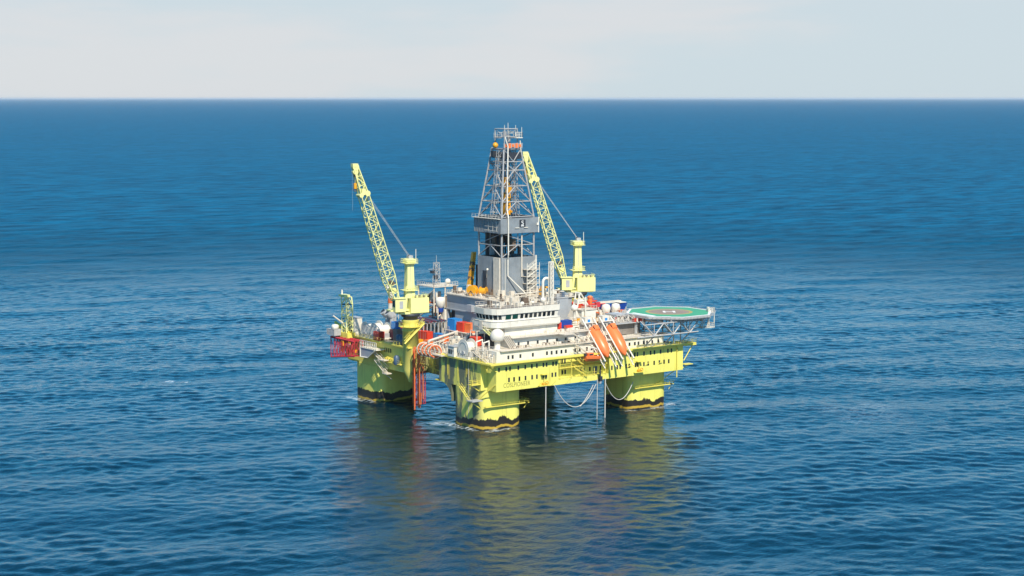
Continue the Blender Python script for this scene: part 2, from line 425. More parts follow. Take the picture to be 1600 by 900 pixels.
# lettering
def lettering(body, x, z, size, parent, name='lettering', mat='letter', y=-42.03, sx=1.0):
    cu = bpy.data.curves.new(name, 'FONT'); cu.body = body; cu.size = size; cu.extrude = .004; cu.space_character = 1.06
    tmp = bpy.data.objects.new(name, cu); COL.objects.link(tmp)
    me = bpy.data.meshes.new_from_object(tmp.evaluated_get(bpy.context.evaluated_depsgraph_get()))
    bpy.data.objects.remove(tmp); me.materials.clear(); me.materials.append(M[mat])
    xs = [v.co.x for v in me.vertices]; k = sx/(max(xs)-min(xs))
    for v in me.vertices: v.co = (v.co.x*k, v.co.y, v.co.z)
    o = bpy.data.objects.new(name, me); COL.objects.link(o); o.parent = parent
    o.location = (x, y, z); o.rotation_euler = (R(90), 0, 0); return o
lettering('COSLPIONEER', -32.4, 13.25, 1.95, hull, sx=10.0)
# walkways round the front columns
for cx in (-29.4, 29.4):
    w = MB('yellow'); w.box(cx-7.0, cx+8.9, -38.5, -37.35, 7.0, 7.2); w.box(cx+7.95, cx+9.4, -38.5, -33.0, 7.0, 7.2)
    plat.part('walkway', w); w2 = MB('yellow'); w2.rail([(cx-7, -38.45, 7.2), (cx+9.3, -38.45, 7.2), (cx+9.3, -33, 7.2)], r=.05)
    w2.tube((cx+9.2, -37.8, 7.0), (cx+8, -37.5, 5.4), .09)
    plat.part('handrail', w2)
# small service platforms and ladders on the near column
pf = MB('yellow', 'lgrey')
pf.box(-41.0, -37.4, -37.6, -35.6, 14.1, 14.3); pf.rail([(-40.9, -37.5, 14.3), (-40.9, -35.7, 14.3), (-37.6, -35.7, 14.3)]); pf.rail([(-40.9,-37.5,14.3),(-37.6,-37.5,14.3)])
pf.tube((-40.6, -36.5, 14.1), (-37.4, -36.5, 12.0), .15)
pf.box(-41.2, -37.4, -38.4, -35.2, 9.2, 9.45, 1); pf.rail([(-41.1, -38.3, 9.4), (-41.1, -35.3, 9.4)], m=1); pf.stair((-41, -31.6, 13.2), (-40.2, -35.2, 9.5), .9, (1, .2, 0), 0)
pf.tube((-40.9, -37, 9.2), (-37.5, -37, 6.8), .15)
pf.tube((-37.5, -31.0, 2.6), (-37.5, -31.0, 19.8), .09, m=1)
pieces(plat, 'service_platform', pf)
# stairs and landings in the recess of the front face
sp = MB('yellow')
sp.box(-11.4, 8.4, -42.3, -39.85, 17.15, 17.32); sp.stair((-6.8, -42.2, 20.8), (-1.6, -42.2, 17.4), 1.0, (0,1,0)); sp.stair((-6.0, -42.2, 17.3), (-.6, -42.2, 14.0), 1.0, (0,1,0))
sp.rail([(-11.3, -42.3, 17.3), (-6.9, -42.3, 17.3)]); sp.rail([(-1.5, -42.3, 17.3), (8.3, -42.3, 17.3)], r=.05); sp.rail([(-11.3, -42.1, 13.9), (-6.5, -42.1, 13.9)]); sp.rail([(0, -42.1, 13.9), (8, -42.1, 13.9)], r=.05)
for x in (-11, -6.5, -2, 2.5, 7): sp.tube((x, -42.2, 13.9), (x, -42.2, 20.6), .11); 
for x in (-20, -14.5, -9, -3.5): sp.tube((x, -42.25, 12.3), (x+2, -42.1, 13.9), .1)
sp.box(-19.4, -15.6, -43.0, -42.02, 12.5, 12.75); sp.rail([(-19.3, -42.9, 12.75), (-15.7, -42.9, 12.75)], .9)
sp.box(18.6, 22.4, -43.0, -42.02, 13.1, 13.3)
pieces(plat, 'stair', sp)
dv = MB('amber', 'yellow')
for x, z in ((-17.3, 12.8), (20.6, 13.4)):
    dv.tube((x, -42.5, z), (x, -42.5, z+3.2), .12, m=1); dv.prism([(x-1.2,-43.4),(x+.9,-43.4),(x+.9,-42.1),(x-1.2,-42.1)], z+3.2, z+3.4, 1); dv.torus((x+.8, -42.7, z+.5), (0,1,0), .55, .14, 12); dv.obox((x-.4, -42.6, z+.35), (.9, .6, .6))
pieces(plat, 'hose_station', dv)
# machinery under the recess and pipe runs along the side
un = MB('lgrey', 'dark', 'yellow')
for i in range(26):
    y = -13.5+random.random()*14; z = 12.6+random.random()*7; y2 = y+random.uniform(-5, 5); y2 = max(-14, min(1, y2))
    if random.random() < .5: un.tube((-31.4-random.random(), y, z), (-31.4-random.random(), y2, z), .1, 4, m=2)
    else: un.tube((-31.6, y, z), (-31.6-random.random()*1.5, y, min(20, z+random.uniform(2, 6))), .1, 4, m=2)
for i in range(14):
    y = -34+random.random()*17; un.tube((-37.45, y, 20.5), (-37.45, y, 20.5-random.uniform(1, 7)), .07, 4, m=2)
un.box(-37.2, -31.1, -14.2, -12.0, 12.25, 12.5, 2); un.tube((-34, -14, 14), (-34, 1, 15.5), .25, 6, m=2)
pieces(plat, 'side_pipe', un)

# stairs on the far left corner column
sl = MB('cream')
sl.stair((-39.4, 24.5, 19.0), (-39.8, 16.0, 15.6), 1.3, (1,0,0)); sl.stair((-39.4, 19.8, 15.0), (-39.4, 13.6, 11.4), 1.3, (1,0,0)); sl.box(-40.6, -38.2, 12.8, 16.6, 15.3, 15.55); sl.box(-40.4, -38.2, 11.6, 14.2, 11.1, 11.35)
sl.rail([(-40.5, 12.8, 15.5), (-40.5, 16.5, 15.5)]); sl.rail([(-40.3, 11.6, 11.3), (-40.3, 14.2, 11.3)]); sl.tube((-40, 15, 15.3), (-37.4, 15, 13.0), .15); sl.tube((-40, 13, 11.1), (-37.4, 13, 9.0), .15)
pieces(plat, 'stair', sl)
ys = MB('yellow', 'slate')
for k in range(6): ys.obox((-38.1, 14.8-k*1.25, 15.6-.12*k), (1.2, .8, 1.1+.3*(k % 2)))
ys.tube((-38.0, 17, 16.6), (-38.0, 8, 15.6), .14); ys.lathe([(.9,0),(1.0,.4),(1.0,2.4),(.5,3)], (-38.5, 8.4, 14.6), 12, 1)
ys.box(-38.9, -37.3, 5.6, 17, 14.7, 14.95); ys.rail([(-38.8, 5.7, 14.9), (-38.8, 17, 14.9)])
pieces(plat, 'valve', ys)

# ------------------------------------------------------------------ accommodation block with bridge
acc = Thing('accommodation_block', 'white multi-storey accommodation block with curved bridge windows above the yellow hull', 'building', (-10, -34, 20.75))
w1 = MB('white')
w1.box(-34.2, 32, -41, -18, 20.75, 24.2)
w1.box(-26, 3, -38, -18, 24.2, 27.45)
w1.box(-27, -6.8, -35.2, -18, 27.45, 31.0)
acc_w = acc.part('wall', w1)
ld = MB('cream', 'white')
ld.box(-33.0, 33.0, -41.8, -37.95, 24.22, 24.42); ld.box(-27.2, 4.6, -39.4, -35.15, 27.47, 27.7); ld.box(3.0, 12.8, -37.9, -20, 24.42, 24.62)
pieces(acc, 'deck_ledge', ld)
rr = MB('cream'); rr.rail([(-27, -41.6, 24.4), (3, -41.6, 24.4)], r=.05); rr.rail([(-24, -39.2, 27.7), (4.4, -39.2, 27.7)], r=.05); rr.rail([(16, -41.6, 24.4), (33, -41.6, 24.4)], r=.05); rr.rail([(-33.8,-40.8,24.25),(-33.8,-33,24.25)])
pieces(acc, 'handrail', rr)
win_rows(acc, acc_w, [([-29.8,-28.2,-25.3,-20.6,-15.2,-13.4,-11.5,-9.6,-7.9,-4.2,-2.4,.4,2.3,17.7,19.9,21.4,23.6,25.0,27.2,29.7], -41, 22.2), ([-23.8,-20.2,-16.5,-12.8,-9.1,-5.6,-1.8], -38, 25.4)], .72, 1.15)
# wheelhouse
def off(poly, d):
    cx = sum(p[0] for p in poly)/len(poly); cy = sum(p[1] for p in poly)/len(poly)
    out = []
    for x, y in poly:
        vx, vy = x-cx, y-cy; L = math.hypot(vx, vy); out.append((x+vx/L*d, y+vy/L*d))
    return out
BP = [(-28.4,-36),(-7.4,-36),(-6.2,-34.6),(-6,-24),(-29.5,-24),(-31.2,-26.5),(-31.4,-31.5),(-30.6,-34.2),(-29.6,-35.5)]
bw = MB('white')
def ring(z, d): return [(x, y, z) for x, y in off(BP, d)]
bw.loft([ring(30.2, .5), ring(30.6, 1.0), ring(32.35, 1.0), ring(32.4, .15), ring(32.9, .0), ring(34.45, .35), ring(34.5, .75), ring(36.3, .85), ring(36.32, .6), ring(36.0, .5)])
wh = acc.part('wheelhouse', bw)
sc = MB('deckc'); sc.prism(off(BP, .45), 36.0, 36.06); acc.part('roof_deck', sc, wh)
tr = MB('dark')
for z, d_ in ((32.37, 1.03), (34.47, .78)):
    q = off(BP, d_)
    for a, b in zip(q[-4:]+q[:3], (q[-4:]+q[:3])[1:]): tr.tube((*a, z), (*b, z), .06, 4)
acc.part('trim_line', tr, wh)
def slantwin(xc, w, mat, y0=-36.02):
    b = MB(mat); ya, yb = y0-.06, y0-.36
    b.loft([[(xc-w/2, ya+.1, 32.98), (xc+w/2, ya+.1, 32.98), (xc+w/2, ya-.02, 32.98), (xc-w/2, ya-.02, 32.98)],
            [(xc-w/2, yb+.1, 34.40), (xc+w/2, yb+.1, 34.40), (xc+w/2, yb-.02, 34.40), (xc-w/2, yb-.02, 34.40)]])
    return acc.part('window', b, wh)
for xc in (-26.3, -23.7): slantwin(xc, 1.95, 'gglass')['label'] = 'wide green-tinted bridge window'
p0 = slantwin(-21.2, 1.05, 'glass')
for k in range(1, 8): repeat_part(p0, (k*1.72, 0, 0))
c0 = off(BP, .06); c1 = off(BP, .40)
for (i, j, n) in ((8, 0, 1), (7, 8, 1), (6, 7, 2), (5, 6, 3)):
    for k in range(n):
        t0, t1 = (k+.14)/n, (k+.86)/n
        L = lambda q, t, z: (q[i][0]+(q[j][0]-q[i][0])*t, q[i][1]+(q[j][1]-q[i][1])*t, z)
        b = MB('glass'); b.add([L(c0, t0, 32.98), L(c0, t1, 32.98), L(c1, t1, 34.4), L(c1, t0, 34.4)], [(0,1,2,3)])
        bb = off(BP, .0); b1 = off(BP, .3)
        b.add([L(bb, t0, 32.98), L(bb, t1, 32.98), L(b1, t1, 34.4), L(b1, t0, 34.4)], [(3,2,1,0)])
        b.f.append([0,1,5,4]); b.mi.append(0); b.sm.append(False)
        acc.part('window', b, wh)
q = off(BP, .5); wr = MB('cream'); wr.rail([(*p, 36.2) for p in q]+[(*q[0], 36.2)], 1.2, 1.6, .06); acc.part('handrail', wr, wh)
# roof clutter of the bridge
rc = MB('cream', 'white', 'dkbrown', 'slate')
for i in range(40):
    x = -29+random.random()*21; y = -34+random.random()*8; hgt = random.choice((.5, .8, 1.2, 2.0)); w = random.uniform(.3, 1.3)
    rc.box(x, x+w, y, y+w, 36.07, 36.07+hgt, random.choice((0, 0, 0, 1, 2)))
for i in range(14): x = -28+random.random()*20; y = -33+random.random()*7; rc.tube((x, y, 36.1), (x, y, 37.6+random.random()*2), .06, 4, m=1)
rc.obox((-15.6, -30, 37.2), (2.0, 1.5, 2.2), 0, 2); rc.sph((-18.2, -32.3, 36.9), .65, 12, 1); rc.sph((-9.2, -31, 37.2), .95, 12, 1); rc.sph((-13.2, -31, 36.8), .5, 12, 1)
pieces(acc, 'roof_equipment', rc, wh)
# clutter along the decks
cl = MB('cream', 'white', 'dkbrown', 'red', 'slate')
for i in range(18):
    x = -12+random.random()*12; cl.obox((x, -37+random.random()*1.2, 28.1), (random.uniform(.4, 1.2), .6, random.uniform(.5, 1.1)), 0, random.choice((0, 1, 2, 1)))
for i in range(50):
    x = -27+random.random()*29; cl.obox((x, -39.7+random.random()*1.2, 24.8), (random.uniform(.3, .9), .5, random.uniform(.3, .9)), 0, random.choice((0, 0, 0, 2, 1)))
pieces(acc, 'deck_equipment', cl)
sa = MB('cream', 'lgrey')
sa.stair((-5.4, -41.2, 27.6), (-.2, -41.2, 24.5), 1.0, (0,1,0)); sa.stair((-5.6, -43.0, 24.3), (-.8, -43.0, 21.1), 1.0, (0,1,0)); sa.box(-9.5, -5.2, -42.2, -39.3, 27.4, 27.6); sa.rail([(-9.4,-42.1,27.6),(-5.4,-42.1,27.6)])
for k in range(5): sa.stair((-30.0+k*.7, -38.2+k*.05, 28.3), (-27.9+k*.65, -39.4, 24.5), .4, (0,1,0), rail=False)
pieces(acc, 'stair', sa)

# antennas on and beside the bridge
def ant_dome(loc, r, label, ped=1.6, cat='radome', name='radome', group=None):
    t = Thing(name, label, cat, loc, group); x, y, z = loc
    t.part('pedestal', MB('white').lathe([(r*.62, 0), (r*.42, .3), (r*.42, ped), (r*.7, ped+.2)], loc, 14))
    t.part('dome', MB('white').lathe([(r*.72, ped+.15)]+[(r*math.sin(a), ped+r*.72-r*math.cos(a)) for a in [R(k) for k in range(48, 180, 12)]]+[(.02, ped+r*1.72)], loc, 22)); return t
ant_dome((-31.0, -37.0, 24.25), 2.2, 'largest white satellite dome, on the near corner roof left of the bridge', 2.5)
ant_dome((5.2, -28.5, 28.42), 1.15, 'smaller white satellite dome on stand beside right end of the bridge', 4.2)

# ------------------------------------------------------------------ drill floor substructure
df = Thing('drill_floor_house', 'grey clad drill floor substructure with dark doorway beneath the derrick', 'building', (0, 0, ZD+.12))
g = MB('grey', 'dark')
g.box(-13.8, 14, -16, 16, 30.4, 35.3); g.box(-13.8, 14, -16, 11.2, ZD+.13, 30.4); g.box(-12.5, 14, 11.2, 15, ZD+.13, 30.4, 1)
g.box(-14.0, -13.0, 15.2, 16.0, ZD+.13, 30.4); g.box(-14.2, -13.8, -4.6, 16.1, 30.2, 30.6); g.prism([(-15.3, -.4), (-13.78, -.4), (-13.78, 2.4), (-15.3, 2.4)], 30.8, 33.0)
dfw = df.part('wall', g)
rf = MB('cream'); rf.box(-14.6, 14.6, -16.6, 16.6, 35.32, 35.6); df.part('roof_deck', rf)
hr = MB('cream'); hr.rail([(14.4, -16.4, 35.6), (-14.4, -16.4, 35.6), (-14.4, 16.4, 35.6)], 1.2, 1.5, .07); df.part('handrail', hr)
eq = MB('cream', 'white', 'dkbrown', 'slate', 'amber')
for i in range(150):
    x = -14+random.random()*28; y = -16+random.random()*32
    if abs(x+1) < 7.2 and abs(y) < 7.2: continue
    w = random.uniform(.4, 1.6); h = random.choice((.4, .7, 1.0, 1.5, 2.4)); eq.box(x, x+w, y, y+w*.8, 35.6, 35.6+h, random.choice((0, 0, 0, 1, 2, 2)))
for i in range(40):
    x = -14+random.random()*20; y = -16+random.random()*8; a = random.random() < .5; eq.tube((x, y, 36.2+random.random()), (x+(4 if a else 0), y+(0 if a else 4), 36.2+random.random()), .09, 4, m=0)
eq.tube((-9, -15.6, 37.6), (9, -15.6, 37.9), .22, 6, m=0)
pieces(df, 'roof_equipment', eq)
ps = MB('white'); ps.tube((-14.1, -14.5, 25), (-14.1, -14.5, 35.3), .28, 8); ps.tube((-14.1, -4.6, 26.5), (-14.1, -4.6, 29.8), .35, 8); ps.tube((-14.4, 16.2, 21), (-14.4, 16.2, 30), .5, 8)
pieces(df, 'downpipe', ps)
gh = Thing('equipment_house', 'plain grey box-shaped equipment house behind the right end of the bridge', 'building', (8.7, -17.5, 24.6))
gh.part('wall', MB('grey').box(6.4, 11.0, -17.9, -14.2, 24.6, 35.4)); gh.part('roof', MB('lgrey').box(6.2, 11.2, -18.1, -14, 35.41, 35.7))
k = MB('lgrey', 'slate'); k.obox((7.4, -16.5, 36.2), (1.2, 1.2, 1.1)); k.obox((9.8, -16.2, 36.4), (1.0, 1.4, 1.5), 0, 1); k.rail([(6.3,-18,35.7),(11.1,-18,35.7),(11.1,-14.1,35.7)]); gh.part('roof_equipment', k)

def reel(name, label, c, r, w, axis_rot, mat='amber'):
    t = Thing(name, label, 'reel', (c[0], c[1], c[2]-r-.25)); a = Vector((math.cos(axis_rot), math.sin(axis_rot), 0)); C = Vector(c)
    d = MB(mat); d.tube(C-a*w/2, C+a*w/2, r*.72, 20); t.part('drum', d)
    for s_ in (-1, 1): t.part('flange', MB(mat).tube(C+a*s_*(w/2), C+a*s_*(w/2+.16), r, 24, sm=False))
    f = MB('dkbrown')
    n = Vector((-a.y, a.x, 0))
    for s_ in (-1, 1):
        b = C+a*s_*(w/2+.35); f.tube(b, b+n*r*.9-Vector((0,0,r+.2)), .12, 4); f.tube(b, b-n*r*.9-Vector((0,0,r+.2)), .12, 4)
    t.part('stand', f); return t
reel('hose_reel', 'larger amber hose reel showing its round flange on the grey drill floor roof', (-12.3, 3.2, 37.4), 1.75, 1.5, R(205))
reel('hose_reel', 'smaller amber hose reel turned sideways close to the derrick foot', (-9.6, .9, 37.2), 1.45, 1.9, R(120))

# ------------------------------------------------------------------ derrick
dx, dy = -1.0, 0.0
dr = Thing('drilling_derrick', 'tall grey lattice drilling derrick tapering to a crown at the rig centre', 'derrick', (dx, dy, 35.6))
Hl = MB('derrick'); hb_ = 6.45
def leg(t, sx, sy): # half-width as function of z
    return (dx+sx*hw(t), dy+sy*hw(t), t)
def hw(z): return hb_ if z < 61.5 else hb_+(3.35-hb_)*(z-61.5)/(83.5-61.5)
for sx in (-1, 1):
    for sy in (-1, 1):
        l = MB('derrick'); l.tube(leg(35.7, sx, sy), leg(61.5, sx, sy), .36, 6); l.tube(leg(61.5, sx, sy), leg(84.0, sx, sy), .32, 6); dr.part('leg', l)
br = MB('derrick')
lv = [61.6, 66.5, 71.5, 76.6, 79.4, 83.4]
faces = [((-1,-1),(1,-1)), ((-1,-1),(-1,1)), ((1,-1),(1,1)), ((-1,1),(1,1))]
for a, b in faces:
    for z in lv+[52.4]: br.tube(leg(z, *a), leg(z, *b), .2, 5)
    for k, (z0, z1) in enumerate(zip(lv[:-1], lv[1:])):
        m1 = Vector(leg(z1, *a)).lerp(Vector(leg(z1, *b)), .5); m0 = Vector(leg(z0, *a)).lerp(Vector(leg(z0, *b)), .5)
        if k < 3: br.tube(leg(z0, *a), m1, .2, 5); br.tube(leg(z0, *b), m1, .2, 5)
        elif k == 3: br.tube(leg(z1, *a), m0, .17, 5); br.tube(leg(z1, *b), m0, .17, 5)
        else: br.tube(leg(z1, *a), m0, .17, 5); br.tube(leg(z1, *b), m0, .17, 5)
    m5 = Vector(leg(52.4, *a)).lerp(Vector(leg(52.4, *b)), .5)
    br.tube(leg(48.6, *a), m5, .17, 5); br.tube(leg(48.6, *b), m5, .17, 5); br.tube(leg(56.4, *a), leg(52.4, *b), .14, 5)
    br.tube(m5, (m5.x, m5.y, 56.4), .14, 5)
dr.part('bracing', br)
wc = MB('wind')
e = 6.75; t = .22
wc.box(dx-e, dx+e, dy-e, dy-e+t, 35.62, 48.5); wc.box(dx-e, dx+e, dy+e-t, dy+e, 35.62, 48.5)
wc.box(dx-e, dx-e+t, dy-e+t, dy+e-t, 35.62, 48.5); wc.box(dx+e-t, dx+e, dy-e+t, dy+e-t, 35.62, 48.5)
for k in range(9): wc.box(dx-e-.03, dx-e, dy-e+k*1.6, dy-e+k*1.6+.12, 35.7, 48.5); wc.box(dx-e+k*1.6, dx-e+k*1.6+.1, dy-e-.03, dy-e, 35.7, 48.5)
dr.part('lower_wind_wall', wc)
e = 7.6; ub = MB('wind')
ub.box(dx-e, dx+e, dy-e, dy-e+t, 56.4, 61.3); ub.box(dx-e, dx+e, dy+e-t, dy+e, 56.4, 61.3); ub.box(dx-e, dx-e+t, dy-e+t, dy+e-t, 56.4, 61.3); ub.box(dx+e-t, dx+e, dy-e+t, dy+e-t, 56.4, 61.3)
ub.box(dx-e+t, dx+e-t, dy-e+t, dy+e-t, 56.5, 56.7)
for k in range(11): ub.tube((dx-e-.06, dy-e+.4+k*1.45, 56.5), (dx-e-.06, dy-e+.4+k*1.45, 61.2), .07, 4)
dr.part('upper_wind_wall', ub)
lt = MB('white')
lt.box(dx+e-.2, dx+e+.1, dy-e-.12, dy-e-.02, 56.3, 61.4); lt.rail([(dx-e-.8, dy+e, 61.3), (dx-e-.8, dy-e, 61.3)], r=.05); lt.box(dx-e-1, dx-e, dy-e, dy+e, 61.1, 61.25)
for y in (2.5, 0, -2): lt.tube((dx-e-.3, dy+y-3.5, 57), (dx-e-.3, dy+y-3.5, 60.0), .06, 4)
lt.tube((dx-e-.3, dy-6, 58.4), (dx-e-.3, dy+1, 58.6), .07, 4); lt.tube((dx-e-.3, dy-6, 57.2), (dx-e-.3, dy+1, 57.4), .07, 4)
for x in (-2, 1.5): lt.box(dx+x, dx+x+1.6, dy-e-.3, dy-e-.02, 58.0, 58.2)
lt.obox((dx+e-.5, dy-e-.2, 59.1), (.8, .3, .8)); dr.part('ladder_rail', lt)
sg = MB('dark'); sg.box(dx-.2, dx+2.2, dy-e-.12, dy-e-.01, 58.3, 60.7); sgn = dr.part('sign_panel', sg, label='black square emblem sign')
lettering('S', dx+.45-dx, 59.0-35.6, 2.0, sgn, 'emblem', 'mark', dy-e-.14, .9)
em = MB('mark'); em.box(dx+.35, dx+1.5, dy-e-.15, dy-e-.125, 58.55, 58.85); dr.part('emblem', em, sgn)
td = MB('amber', 'dark', 'dkbrown')
td.box(dx-.9, dx+1.1, dy-1, dy+1, 62.0, 66.0, 0); td.box(dx-.7, dx+.9, dy-1.3, dy+.9, 66.4, 69.0, 0); td.obox((dx+.3, dy-.9, 70.4), (2.2, 1.6, 2.2), .3, 0); td.obox((dx-.2, dy, 73), (1.2, 1, 2.4), 0, 0); td.tube((dx+.1, dy, 52), (dx+.1, dy, 62), .45, 8, m=2)
for k in range(8): td.obox((dx+random.uniform(-1.2, 1.3), dy-1.2, 63+k*1.3), (.7, .5, .7), random.random(), random.choice((0, 0, 2)))
dr.part('top_drive', td)
dk_ = MB('dark', 'derrick', 'dkbrown')
for x, y in ((-2.3, 1.5), (2.4, 1.6), (-.9, 3), (1.5, 3)): dk_.tube((dx+x*.6, dy+y*.6, 49), (dx+x*.6, dy+y*.6, 82), .28, 5, m=0)
for k in range(16): dk_.tube((dx-5+k*.18, dy+4.5-k*.4, 36.5), (dx-5+k*.18, dy+4.5-k*.4, 58.5), .22, 5, m=0 if k % 3 else 2)
for x in (-.4, 1.0): dk_.tube((dx+x, dy-.4, 73), (dx+x, dy-.4, 83.5), .1, 4, m=1)
for k in range(10): dk_.obox((dx+random.uniform(-4.5, 4.5), dy+random.uniform(-4.5, 4.5), 50+random.random()*6), (random.uniform(.6, 1.8), random.uniform(.6, 1.8), random.uniform(1, 4)), 0, random.choice((0, 1, 0, 2)))
pieces(dr, 'standing_pipe', dk_)
lf = MB('derrick', 'white')
lf.lattice((dx-hw(61.5)+.6, dy-1.0, 61.4), (dx-3.7, dy-1.4, 83), (1,0,0), (0,1,0), 1.5, 1.5, 1.3, 1.3, 15, .1, .07)
for z in range(63, 83, 3): lf.box(dx-hw(z)-.2, dx-hw(z)+1.6, dy-2.0, dy+.2, z, z+.15, 1)
lf.lattice((dx+2.2, dy-2.6, 61.4), (dx+1.4, dy-1.9, 83), (1,0,0), (0,1,0), 1.6, 1.6, 1.2, 1.2, 14, .1, .08)
for x_, y_ in ((-1.8, -2.4), (-2.6, -1.2), (3.0, 0), (.2, 2.8)): lf.tube((dx+x_*1.3, dy+y_*1.3, 61.4), (dx+x_, dy+y_, 82.5), .13, 4)
for z_ in (64, 69, 74, 79): lf.box(dx-hw(z_)+.3, dx+hw(z_)-.3, dy+hw(z_)-1.4, dy+hw(z_)-.4, z_, z_+.12)
dr.part('ladder_cage', lf)
sp_ = MB('white'); x0, y0 = dx-4.4, dy-7.95
sp_.pipe([(dx-3.6, dy-4.3, 87.5), (dx-2.6, dy-4.6, 84.2), (dx-4.6, dy-6.9, 64), (dx-4.9, dy-8.0, 61.5), (dx-4.9, dy-8.0, 49.5), (dx-4.6, dy-7.3, 48), (dx-4.6, dy-7.3, 42.6), (dx+1.5, dy-9.6, 36.2)], .22, 8); dr.part('standpipe', sp_)
cr = MB('derrick', 'white', 'dark', 'orange', 'amber')
cr.box(dx-3.7, dx+3.7, dy-3.7, dy+3.7, 83.4, 83.7); cr.box(dx-3.4, dx+3.4, dy-3.5, dy-3.2, 80.2, 82.4, 2); cr.box(dx-3.6, dx-3.3, dy-3.2, dy+3.2, 80.6, 82.6, 2)
cr.box(dx-3.75, dx+3.75, dy-3.9, dy-3.7, 83.8, 85.4, 0)
for k in range(5): cr.obox((dx-2.8+k*1.35, dy-4.0, 84.6), (.8, .3, 1.5 if k % 2 else .9), 0, 3)
for sx in (-1, 1):
    for sy in (-1, 1): cr.tube((dx+sx*2.6, dy+sy*2.6, 83.7), (dx+sx*2.6, dy+sy*2.6, 90.2), .2, 5); 
for z in (87.4, 90.0):
    for a, b in faces: cr.tube((dx+a[0]*2.6, dy+a[1]*2.6, z), (dx+b[0]*2.6, dy+b[1]*2.6, z), .18, 5)
for a, b in faces: cr.tube((dx+a[0]*2.6, dy+a[1]*2.6, 87.4), (dx+b[0]*2.6, dy+b[1]*2.6, 90), .1, 4)
cr.tube((dx+.6, dy-.6, 83.7), (dx+.6, dy-.6, 88.2), .55, 8); cr.obox((dx-.6, dy, 88.3), (.9, .9, 1.8), .2, 0); cr.obox((dx+.9, dy-1.2, 88.9), (1.4, 1, .7), 0, 1)
cr.box(dx+1.2, dx+3.8, dy-4.0, dy+1.2, 87.0, 87.25, 1); cr.rail([(dx+1.2, dy-3.9, 87.2), (dx+3.7, dy-3.9, 87.2), (dx+3.7, dy+1.1, 87.2)], 1.7, 1.0, .07, 1)
cr.box(dx-3.9, dx-2.6, dy-1.2, dy+1.6, 87.0, 87.2, 0); cr.rail([(dx-3.8, dy+1.5, 87.2), (dx-3.8, dy-1.2, 87.2), (dx-2.7, dy-1.2, 87.2)], 1.7, 1, .06, 1)
for x, y, h in ((-2.4, -2.4, 91.3), (0, -1, 92.0), (2.2, -2.2, 91.2), (3.4, -3.9, 90.6)): cr.tube((dx+x, dy+y, 87.3), (dx+x, dy+y, h), .09, 4, m=1)
cr.tube((dx+3.1, dy-3.9, 82.4), (dx+2.7, dy-4.0, 86.2), .2, 5, m=1)
dr.part('crown', cr)
bl = MB('amber', 'dark'); bl.sph((dx-3.6, dy+1.0, 84.7), .95, 14); bl.tube((dx-3.6, dy+1.0, 85.5), (dx-3.3, dy+1.0, 87), .06, 4, m=1); dr.part('buoy', bl, label='round orange ball')
bx = MB('dark'); bx.obox((dx-4.2, dy+1.2, 81.9), (1.3, 1.5, 1.9)); bx.box(dx-5, dx-3.2, dy-.4, dy+2.2, 78.6, 78.9); dr.part('motor_box', bx)
tw = MB('white', 'cream')
for z in (37.4, 39.7, 42.0, 44.3):
    tw.box(dx+1.6, dx+6.6, dy-9.4, dy-6.85, z, z+.15, 1); tw.rail([(dx+1.7, dy-9.3, z+.15), (dx+6.5, dy-9.3, z+.15)], 1.1, 1.0, .06)
    tw.stair((dx+2.0, dy-9.0, z), (dx+5.6, dy-9.0, z+2.2), .7, (0,1,0))
for x in (1.6, 4.0, 6.6): tw.tube((dx+x, dy-9.4, 35.6), (dx+x, dy-9.4, 46.6), .12, 4)
tw.tube((dx+6.9, dy-7.1, 35.6), (dx+6.9, dy-7.1, 48.8), .28, 8); tw.tube((dx+1.2, dy-7.0, 42), (dx+1.2, dy-7.0, 55.5), .25, 6, m=1); tw.tube((dx-5.4, dy-6.9, 36), (dx-5.4, dy-6.9, 48), .1, 4)
dr.part('stair_tower', tw)
pl_ = MB('cream'); pl_.box(dx-7.25, dx-6.8, dy-6.2, dy-2.8, 35.7, 48.45); dr.part('duct', pl_)
ar = MB('white', 'dark'); ar.tube((dx-6.9, dy+1.5, 41.5), (dx-8.0, dy-.6, 44.3), .13, 5); ar.sph((dx-8.0, dy-.6, 44.4), .4, 8); ar.box(dx-7.2, dx-6.78, dy+1.6, dy+3.2, 35.8, 43.8, 1); dr.part('hoist_arm', ar)

